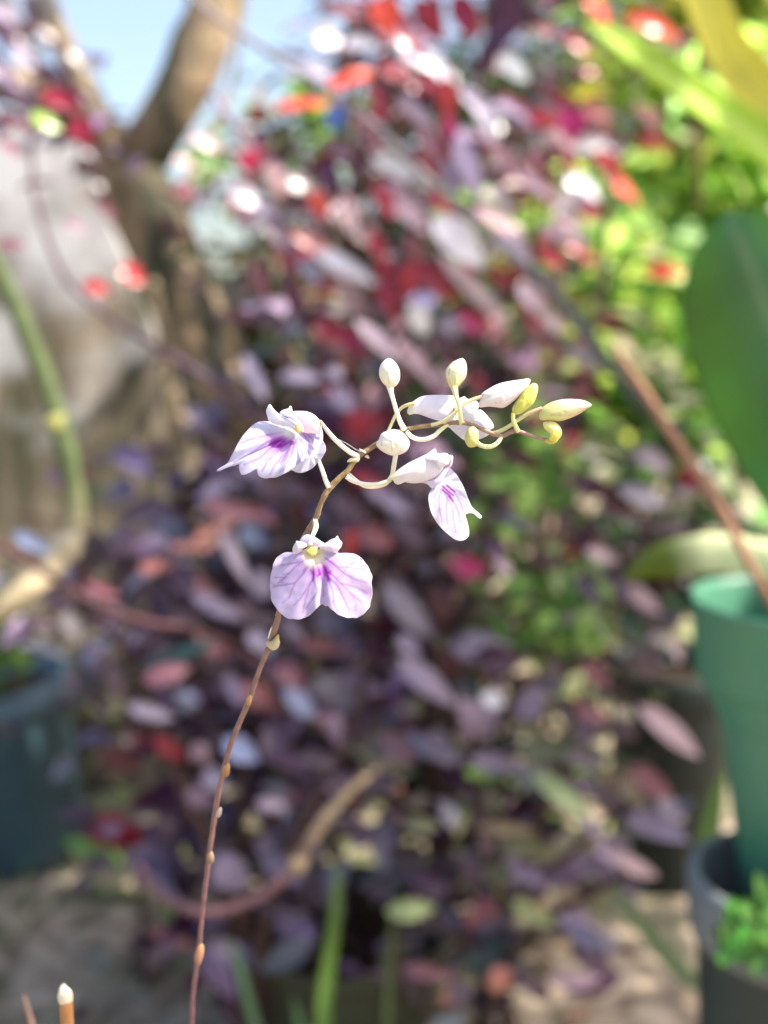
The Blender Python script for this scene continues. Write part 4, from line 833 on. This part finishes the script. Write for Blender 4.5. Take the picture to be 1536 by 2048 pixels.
bract(kk5([(612, 870), (632, 885), (628, 940), (610, 985), (585, 975), (578, 930), (590, 890)]), (498, 1402), .0095, (.42, .20, .06), (.62, .38, .13))
bract(kk5([(400, 1570), (410, 1620), (398, 1690), (370, 1705), (335, 1690), (336, 1620), (362, 1585)]), (453, 1540), .0135, (.36, .17, .07), (.52, .30, .12))
bract(kk6([(425, 225), (436, 250), (425, 300), (400, 318), (388, 290), (402, 250)]), (438, 1624), .0165, (.45, .36, .32), (.6, .52, .46), h=.0003)
bract(kk6([(340, 595), (366, 625), (366, 680), (345, 705), (312, 690), (305, 640)]), (420, 1715), .0198, (.27, .16, .10), (.36, .25, .15))
bract(kk6([(262, 1370), (284, 1400), (280, 1470), (262, 1530), (235, 1570), (205, 1530), (205, 1470), (230, 1400)]), (398, 1907), .0265, (.30, .15, .10), (.52, .28, .15))
bract(k3([(398, 205), (380, 225), (330, 225), (298, 258), (345, 258), (395, 255)]), (710, 918), -.0004, (.72, .66, .40), (.78, .74, .60), h=.0002)
bract(k3([(465, 200), (480, 225), (470, 232), (440, 215)]), (733, 913), 0, (.7, .6, .5), (.75, .66, .6), h=.0002)
bract(k3([(400, 150), (450, 175), (445, 190), (405, 165)]), (726, 902), -.0004, (.75, .7, .7), (.75, .7, .7), h=.00015)
bract(k4([(650, 35), (658, 60), (650, 110), (640, 90)]), (627, 1045), .0006, (.78, .72, .6), (.7, .6, .45), h=.0002)

# flowers
WP, LV, BL = (.64, .55, .77), (.54, .38, .68), (.54, .54, .80)
VE, MG = (.36, .16, .50), (.32, .005, .40)
YEL = (.82, .76, .30); WY = (.88, .86, .72)
def flowercol(base, veins, mags, spots, hub, edge=WP, callus=None, noise_k=.04):
    def cf(x, y, t):
        c = base(x, y, t) if callable(base) else base
        n_ = noise.noise(Vector((x * noise_k, y * noise_k, 2))); c = mixc(c, BL, max(0, n_) * .6); c = mixc(c, (.72, .65, .80), max(0, -n_) * .6)
        for pl, w_, k in veins:
            d = vdist(x, y, pl); 
            if d < w_ * 3: c = mixc(c, VE, min(.95, 1.25 * k) * math.exp(-(d / w_) ** 2) * (1 - .3 * t))
        for (sx, sy, r, k) in spots:
            d = math.hypot(x - sx, y - sy); c = mixc(c, (.46, .08, .60), k * math.exp(-(d / r) ** 2))
        for pl, w_, k in mags:
            d = vdist(x, y, pl)
            if d < w_ * 5: c = mixc(c, MG, min(1, k * 1.15) * math.exp(-(d / w_ / 1.7) ** 2))
        c = mixc(c, edge, smooth(.93, 1, t) * .6)
        if callus:
            for (sx, sy, r, k, cc) in callus:
                d = math.hypot(x - sx, y - sy); c = mixc(c, cc, k * math.exp(-(d / r) ** 4))
        return c
    return cf
def V(conv, lst, w_, k):
    out = [(conv(l), w_ * .8, k) for l in lst]; r3 = random.Random(5)
    if w_ > 1.9:       # fine side veins
        for pl, _, _ in list(out):
            L = sum(math.dist(a, b) for a, b in zip(pl, pl[1:]))
            if L < 25: continue
            for (x0, y0), (x1, y1) in zip(pl, pl[1:]):
                for sg in (-1, 1):
                    f = r3.uniform(.2, .9); bx, by = lerp(x0, x1, f), lerp(y0, y1, f); a = math.atan2(y1 - y0, x1 - x0) + sg * r3.uniform(.5, .9); l_ = r3.uniform(7, 15)
                    out.append(([(bx, by), (bx + l_ * .5 * math.cos(a), by + l_ * .5 * math.sin(a)), (bx + l_ * math.cos(a - sg * .3), by + l_ * math.sin(a - sg * .3))], 1.1, k * .45))
    return out

# ---- lowest flower, facing the camera
fl = MB()    # sepal hood (body of the flower)
pillow(fl, k4([(520, 300), (508, 262), (535, 225), (578, 200), (625, 206), (670, 228), (720, 262), (765, 292), (740, 325), (690, 330), (640, 322), (580, 325)]), (622, 1081), .0009, -.0010, lambda x, y, t: mixc((.60, .46, .72), (.80, .72, .84), t), rings=10, n=48, hb=.0016)
fA = fl.build('flower', M_petal, spike); fA['label'] = 'lowest flower, its round two-lobed lip facing the viewer'
mb = MB()
hubA = (500 + 655 / 5.12, 1030 + 400 / 5.12)
outA = k4([(440, 386), (390, 380), (350, 386), (305, 412), (268, 442), (238, 500), (230, 545), (212, 610), (206, 680), (203, 750), (212, 800), (214, 855), (232, 900), (262, 945), (290, 985), (330, 1022), (362, 1048), (405, 1066), (450, 1066), (500, 1072), (550, 1056), (605, 1032), (645, 996), (682, 958), (712, 930), (742, 914), (770, 932), (800, 932), (830, 965), (865, 990), (900, 1020), (945, 1038), (1000, 1056), (1050, 1052), (1092, 1056), (1130, 1035), (1170, 1012), (1200, 975), (1225, 945), (1234, 890), (1248, 850), (1254, 800), (1250, 735), (1244, 690), (1253, 630), (1232, 580), (1212, 530), (1180, 490), (1152, 452), (1110, 418), (1060, 396), (1010, 390), (975, 388), (930, 392), (880, 380), (800, 372), (730, 350), (650, 345), (560, 350), (500, 380)])
vA = V(k4, [[(585, 440), (520, 485), (455, 540), (360, 640), (290, 700)], [(605, 520), (530, 620), (455, 700), (400, 850)], [(645, 660), (580, 760), (520, 850), (450, 925)], [(652, 670), (692, 780), (650, 850), (570, 960)], [(735, 640), (750, 740), (752, 830)],
            [(805, 660), (850, 790), (855, 890)], [(810, 640), (900, 730), (960, 850), (1020, 990)], [(845, 610), (930, 700), (1050, 820), (1150, 900)], [(780, 450), (870, 515), (960, 595), (1080, 660), (1190, 690)], [(775, 445), (900, 530), (1080, 545), (1180, 560)],
            [(930, 700), (1090, 740), (1200, 800)], [(520, 485), (400, 500), (300, 520)], [(360, 640), (260, 640)], [(455, 700), (320, 720), (240, 730)], [(600, 760), (560, 900), (540, 1000)], [(850, 890), (900, 1000)]], 2.4, .62) \
     + V(k4, [[(455, 540), (400, 600), (330, 610)], [(960, 595), (1000, 520), (1090, 470)], [(960, 850), (900, 900), (930, 980)], [(1050, 820), (1090, 900), (1080, 980)], [(400, 850), (330, 900)]], 2, .4)
mA = V(k4, [[(638, 485), (648, 560), (652, 620), (645, 670)]], 1.7, .95) + V(k4, [[(690, 505), (705, 560), (716, 605)]], 2.2, .95) + V(k4, [[(740, 500), (768, 550), (790, 600), (806, 665)]], 2.3, .95) + V(k4, [[(620, 560), (645, 600)], [(790, 600), (830, 575)], [(795, 590), (835, 600)], [(715, 605), (690, 625)]], 1.5, .7) + V(k4, [[(575, 535), (545, 575)], [(780, 445), (850, 495)], [(585, 440), (540, 478)]], 1.6, .5)
def baseA_(x, y, t):
    return mixc(mixc(LV, WP, smooth(.1, .75, t)), (.68, .47, .68), smooth(1070, 1150, 1180 - (y - 1110)) * smooth(660, 730, x) * .75)
cfA = flowercol(baseA_, vA, mA, [(500 + 740 / 5.12, 1030 + 570 / 5.12, 15, .62), (500 + 650 / 5.12, 1030 + 600 / 5.12, 8, .4)], hubA,
                callus=[(500 + 640 / 5.12, 1030 + 365 / 5.12, 17, .95, YEL), (500 + 655 / 5.12, 1030 + 425 / 5.12, 23, .85, (.90, .86, .60))])
def zA(x, y, t, a):
    u = (x - 645) / 100; v = (y - 1108) / 130
    return -.0022 + .0016 * abs(u) ** 1.6 - .0022 * max(0, v) * (1 - v * .5) + .0006 * math.exp(-(u / .08) ** 2) * max(0, v) * 2 + .0012 * math.exp(-((x - 628) ** 2 + (y - 1103) ** 2) / 180)
patch(mb, outA, hubA, zA, cfA, rings=66, n=300, ruffle=.0003, nr=8, seed=1)
mb.build('lip', M_petal, spike, fA)
mb = MB()
def pale(x, y, t): return mixc((.78, .70, .86), (.88, .85, .90), t)
patch(mb, k4([(545, 345), (520, 375), (480, 395), (442, 390), (436, 350), (448, 310), (468, 280), (472, 264), (500, 270), (545, 280), (580, 300), (575, 325)]), (500 + 500 / 5.12, 1030 + 335 / 5.12), lambda x, y, t, a: -.0026 + .0007 * t, pale, rings=10, n=56, bulge=.0004, ruffle=.0001); mb.build('petal', M_petal, spike, fA)
mb = MB()
patch(mb, k4([(700, 320), (740, 300), (780, 282), (830, 250), (880, 232), (888, 214), (900, 216), (912, 245), (940, 275), (944, 300), (930, 330), (912, 355), (890, 385), (840, 386), (780, 382), (735, 360)]), (500 + 820 / 5.12, 1030 + 320 / 5.12), lambda x, y, t, a: -.0028 + .0008 * t - (x - 660) * 1e-5, pale, rings=12, n=64, bulge=.0004, ruffle=.00015, seed=2); mb.build('petal', M_petal, spike, fA)
mb = MB()    # yellow throat
pillow(mb, k4([(570, 350), (600, 325), (650, 316), (690, 330), (700, 360), (680, 395), (630, 410), (590, 385)]), (624, 1101), .00022, -.00185, lambda x, y, t: mixc(mixc((.52, .42, .06), (.74, .64, .16), abs(x - 622) / 8), (.76, .70, .40), t * t), rings=8, n=36, tilt=(0, -.00004)); mb.build('callus', M_petal, spike, fA)

# ---- left flower, seen from its side
fl = MB()
pillow(fl, k1([(625, 480), (690, 468), (750, 474), (805, 500), (845, 545), (858, 590), (852, 640), (830, 650), (790, 640), (740, 640), (705, 620), (670, 560)]), (420 + 760 / 3.84, 700 + 555 / 3.84), .0011, .0002, lambda x, y, t: mixc((.80, .70, .82), (.88, .78, .82), t), rings=10, n=48, hb=.0018)
fB = fl.build('flower', M_petal, spike); fB['label'] = 'upper left flower turned sideways with a pointed lip edge'
mb = MB()
hubB = (420 + 650 / 3.84, 700 + 640 / 3.84)
outB = k1([(450, 548), (410, 546), (370, 552), (330, 575), (290, 615), (250, 660), (215, 715), (190, 765), (160, 820), (140, 860), (110, 885), (75, 905), (53, 922), (60, 932), (90, 922), (130, 905), (180, 890), (222, 878), (222, 905), (232, 940), (240, 956), (265, 958), (300, 945), (335, 925), (358, 918), (365, 945), (378, 970), (420, 986), (460, 982), (510, 978), (560, 955), (610, 930), (660, 890), (720, 850), (770, 800), (810, 745), (840, 690), (852, 630), (835, 590), (790, 565), (740, 560), (690, 545), (640, 535), (580, 520), (520, 525)])
vB = V(k1, [[(560, 630), (430, 655), (300, 690), (230, 720)], [(580, 655), (450, 700), (320, 790), (180, 865)], [(590, 660), (480, 740), (380, 830), (260, 880)], [(640, 680), (540, 760), (440, 850), (400, 930)], [(650, 685), (580, 790), (500, 880), (460, 960)], [(665, 680), (630, 790), (590, 880), (560, 930)], [(690, 680), (720, 760), (700, 830), (660, 880)], [(620, 690), (610, 760), (540, 870)], [(740, 640), (790, 690), (790, 740)], [(710, 640), (760, 700), (750, 790)]], 2.6, .6)
mB = V(k1, [[(600, 672), (560, 705), (520, 740)], [(560, 668), (500, 700), (460, 725)], [(540, 690), (520, 700), (480, 740)], [(635, 680), (620, 710)], [(620, 690), (560, 735), (530, 750)]], 2.2, .8)
cfB = flowercol(lambda x, y, t: mixc(mixc(LV, (.72, .72, .90), smooth(.2, .8, t)), (.52, .38, .80), .75 * math.exp(-(((x - 618) / 22) ** 2 + ((y - 868) / 26) ** 2))), vB, mB, [(420 + 530 / 3.84, 700 + 705 / 3.84, 17, .6)], hubB,
                callus=[(420 + 672 / 3.84, 700 + 600 / 3.84, 11, .9, (.80, .74, .42)), (420 + 625 / 3.84, 700 + 630 / 3.84, 16, .7, (.86, .86, .76)), (420 + 560 / 3.84, 700 + 570 / 3.84, 24, .6, (.86, .88, .92))])
patch(mb, outB, hubB, lambda x, y, t, a: -.0006 - .0028 * smooth(0, 1, t) * math.cos(a - 2.2) + .0012 * t * t, cfB, rings=56, n=250, ruffle=.00035, nr=11, seed=4)
mb.build('lip', M_petal, spike, fB)
mb = MB()
patch(mb, k1([(700, 610), (650, 600), (580, 590), (510, 575), (455, 548), (440, 510), (430, 470), (440, 440), (456, 416), (470, 425), (490, 455), (530, 490), (590, 520), (650, 550), (690, 580)]), (420 + 530 / 3.84, 700 + 530 / 3.84), lambda x, y, t, a: -.0016 + .0006 * t, lambda x, y, t: (.84, .84, .92), rings=12, n=64, bulge=.0003, ruffle=.0001); mb.build('petal', M_petal, spike, fB)
mb = MB()
patch(mb, k1([(712, 640), (698, 600), (660, 560), (600, 520), (545, 495), (535, 480), (560, 460), (600, 448), (615, 428), (628, 440), (632, 475), (665, 520), (705, 570), (718, 610)]), (420 + 640 / 3.84, 700 + 520 / 3.84), lambda x, y, t, a: -.0020 + .0006 * t, lambda x, y, t: mixc((.80, .76, .90), (.86, .86, .93), t), rings=12, n=60, bulge=.0003); mb.build('petal', M_petal, spike, fB)
mb = MB()
pillow(mb, k1([(655, 580), (680, 565), (702, 590), (698, 625), (675, 640), (655, 615)]), (420 + 680 / 3.84, 700 + 602 / 3.84), .0005, -.0018, lambda x, y, t: (.80, .70, .32), rings=6, n=28); mb.build('callus', M_petal, spike, fB)

# ---- flower hidden behind the left one
fl = MB()
pillow(fl, [(600, 850), (618, 838), (640, 850), (646, 876), (636, 900), (612, 902), (598, 880)], (622, 872), .001, .0036, lambda x, y, t: (.82, .76, .86), rings=8, n=36)
fC = fl.build('flower', M_petal, spike); fC['label'] = 'flower mostly hidden behind the upper left one'
mb = MB()
patch(mb, k1([(560, 930), (620, 922), (660, 938), (700, 944), (745, 930), (790, 905), (825, 868), (850, 845), (872, 810), (890, 775), (888, 735), (870, 700), (850, 678), (800, 690), (740, 720), (660, 780), (590, 850)]), (420 + 770 / 3.84, 700 + 800 / 3.84), lambda x, y, t, a: .0022 - (y - 900) * 1e-5, flowercol((.78, .80, .93), [], [], [], None, edge=(.88, .88, .94)), rings=20, n=90, bulge=.0006, ruffle=.0002, seed=6); mb.build('lip', M_petal, spike, fC)

# ---- right flower, seen from its side, lip hanging
fl = MB()
cD = lambda x, y, t: mixc(mixc((.80, .78, .62), (.80, .76, .80), smooth(785, 805, x)), (.68, .56, .82), .75 * math.exp(-(((x - 842) / 16) ** 2 + ((y - 918) / 9) ** 2)))
pillow(fl, k3([(622, 402), (648, 375), (690, 338), (740, 300), (800, 262), (870, 228), (940, 195), (985, 180), (1040, 200), (1085, 240), (1080, 300), (1050, 350), (1000, 388), (940, 412), (870, 426), (800, 424), (765, 422), (730, 438), (700, 440), (680, 424), (668, 404)]), (620 + 860 / 4.042, 860 + 325 / 4.042), .0016, -.0004, cD, rings=14, n=80)
fD = fl.build('flower', M_petal, spike); fD['label'] = 'right flower seen from the side with a long hanging lip'
mb = MB()
hubD = (620 + 1080 / 4.042, 860 + 420 / 4.042)
outD = k3([(930, 415), (962, 442), (984, 472), (965, 505), (957, 550), (962, 600), (975, 655), (995, 700), (1020, 740), (1050, 780), (1090, 822), (1130, 855), (1170, 885), (1215, 897), (1255, 885), (1280, 860), (1286, 825), (1280, 780), (1268, 730), (1255, 690), (1270, 678), (1300, 672), (1328, 680), (1350, 700), (1375, 716), (1388, 705), (1380, 685), (1350, 662), (1320, 640), (1300, 605), (1285, 570), (1265, 520), (1240, 460), (1215, 410), (1185, 362), (1150, 325), (1120, 300), (1080, 310), (1040, 350), (990, 390)])
vD = V(k3, [[(1070, 460), (1110, 560), (1100, 640), (1110, 760)], [(1110, 540), (1150, 620), (1160, 720), (1180, 830)], [(1130, 520), (1190, 620), (1220, 720), (1240, 820)], [(1060, 470), (1040, 560), (1050, 660), (1070, 740)], [(1150, 480), (1230, 560), (1270, 620)], [(1170, 510), (1230, 610), (1240, 660)], [(1040, 470), (1000, 540), (1010, 620)], [(1150, 580), (1200, 660), (1210, 760)]], 2.0, .5)
mD = V(k3, [[(1075, 455), (1120, 500), (1160, 530)], [(1105, 448), (1145, 480), (1170, 500)], [(1070, 485), (1110, 515), (1140, 545)], [(1125, 540), (1155, 575)]], 1.5, .85)
cfD = flowercol(lambda x, y, t: mixc((.80, .77, .88), (.84, .74, .86), smooth(960, 1060, y)), vD, mD, [(620 + 1115 / 4.042, 860 + 500 / 4.042, 9, .35)], hubD, edge=(.9, .88, .92))
patch(mb, outD, hubD, lambda x, y, t, a: .0002 - .0000115 * (y - 960) - .00002 * max(0, x - 925) * -1, cfD, rings=50, n=220, ruffle=.00022, nr=7, seed=8)
mb.build('lip', M_petal, spike, fD)
mb = MB()
patch(mb, k3([(900, 250), (930, 205), (965, 178), (992, 158), (1008, 150), (1020, 165), (1028, 190), (1075, 186), (1112, 192), (1128, 215), (1128, 255), (1112, 282), (1075, 300), (1040, 320), (1020, 290), (1000, 260), (950, 250)]), (620 + 1040 / 4.042, 860 + 240 / 4.042), lambda x, y, t, a: -.0020 + .0008 * t * t, lambda x, y, t: (.84, .83, .89), rings=12, n=72, bulge=.0004, ruffle=.0001); mb.build('petal', M_petal, spike, fD)
mb = MB()
patch(mb, k3([(1120, 290), (1138, 270), (1130, 235), (1122, 210), (1140, 202), (1157, 212), (1154, 250), (1146, 285), (1130, 306)]), (620 + 1140 / 4.042, 860 + 250 / 4.042), lambda x, y, t, a: -.0008 + .0003 * t, lambda x, y, t: (.84, .76, .86), rings=8, n=40, bulge=.0002); mb.build('petal', M_petal, spike, fD)
mb = MB()
patch(mb, k3([(770, 424), (850, 432), (930, 420), (1010, 392), (1060, 345), (1100, 300), (1128, 290), (1120, 320), (1090, 370), (1060, 420), (1020, 450), (985, 472), (950, 440), (900, 428)]), (620 + 1020 / 4.042, 860 + 410 / 4.042), lambda x, y, t, a: -.0004, lambda x, y, t: mixc((.74, .66, .84), (.82, .79, .88), t), rings=10, n=60, bulge=.0005); mb.build('petal', M_petal, spike, fD)

# ---- back flower, seen from behind between the buds
fl = MB()
pillow(fl, k2([(250, 400), (262, 372), (290, 342), (330, 316), (370, 304), (430, 300), (500, 300), (555, 306), (590, 330), (600, 380), (590, 430), (560, 470), (500, 480), (440, 468), (380, 448), (330, 430), (290, 428), (262, 434), (248, 418)]), (740 + 420 / 3.339, 700 + 385 / 3.339), .0014, .0016, lambda x, y, t: mixc(mixc((.80, .80, .66), (.80, .78, .86), smooth(820, 838, x)), (.66, .62, .80), .5 * math.exp(-((y - 838) / 8) ** 2)), rings=12, n=64)
fE = fl.build('flower', M_petal, spike); fE['label'] = 'white flower seen from behind between the buds'
mb = MB()
patch(mb, k2([(480, 490), (530, 520), (580, 565), (625, 600), (670, 612), (720, 600), (770, 580), (802, 556), (800, 535), (824, 522), (822, 495), (800, 460), (770, 425), (735, 398), (690, 420), (620, 440), (540, 460)]), (740 + 660 / 3.339, 700 + 510 / 3.339), lambda x, y, t, a: .0022 + .0008 * t, flowercol((.84, .83, .90), V(k2, [[(690, 490), (740, 500), (810, 510)], [(690, 480), (720, 460), (750, 430)]], 1.6, .3), [], [], None, edge=(.9, .9, .93)), rings=20, n=90, bulge=.0006, ruffle=.0002, seed=9); mb.build('lip', M_petal, spike, fE)
mb = MB()
patch(mb, k2([(585, 330), (605, 318), (630, 310), (650, 325), (690, 338), (718, 346), (726, 380), (715, 420), (700, 465), (688, 492), (640, 488), (600, 470), (585, 420), (590, 370)]), (740 + 655 / 3.339, 700 + 410 / 3.339), lambda x, y, t, a: .0014 + .0006 * t, lambda x, y, t: (.85, .84, .88), rings=12, n=64, bulge=.0004, ruffle=.0001, seed=3); mb.build('petal', M_petal, spike, fE)
mb = MB()
patch(mb, k2([(485, 488), (500, 455), (540, 425), (580, 415), (600, 440), (590, 475), (560, 495), (520, 500)]), (740 + 545 / 3.339, 700 + 462 / 3.339), lambda x, y, t, a: .0010, lambda x, y, t: (.85, .84, .88), rings=8, n=44, bulge=.0004); mb.build('petal', M_petal, spike, fE)
mb = MB()
pillow(mb, k2([(552, 400), (565, 380), (580, 395), (580, 425), (566, 436), (555, 420)]), (740 + 566 / 3.339, 700 + 408 / 3.339), .0004, .0004, lambda x, y, t: (.50, .34, .08), rings=6, n=24); mb.build('column', M_petal, spike, fE)

# little rosette of leaves where the spike starts, below the picture
for i in range(5):
    a = i * 1.3 + .4; mb = MB(); dr = Vector((math.cos(a), math.sin(a) * .6 + .3, .35))
    leaf(mb, gb, dr, Vector((0, 0, 1)), .06, .012, (.07, .18, .04), kx=2, ky=8, bend=.4, fold=.4); mb.build('leaf', M_broad, spike)
# spider threads
def thread(label, pts):
    r_ = thing('spider_thread', F(*pts[0]), label, 'spider thread', 'spider threads')
    mb = MB(); tube(mb, [F(*p) for p in pts], .35 * PXM, n=4, sides=5); mb.build('thread', M_thread, r_)
M_thread = mat('spider_silk', (.85, .82, .85), rough=.3, transl=.4)
thread('fine silk thread from the upper left flower to the stem', [(660, 872, -.001), (690, 885, -.001), (714, 900, -.0008), (730, 903, -.0006)])
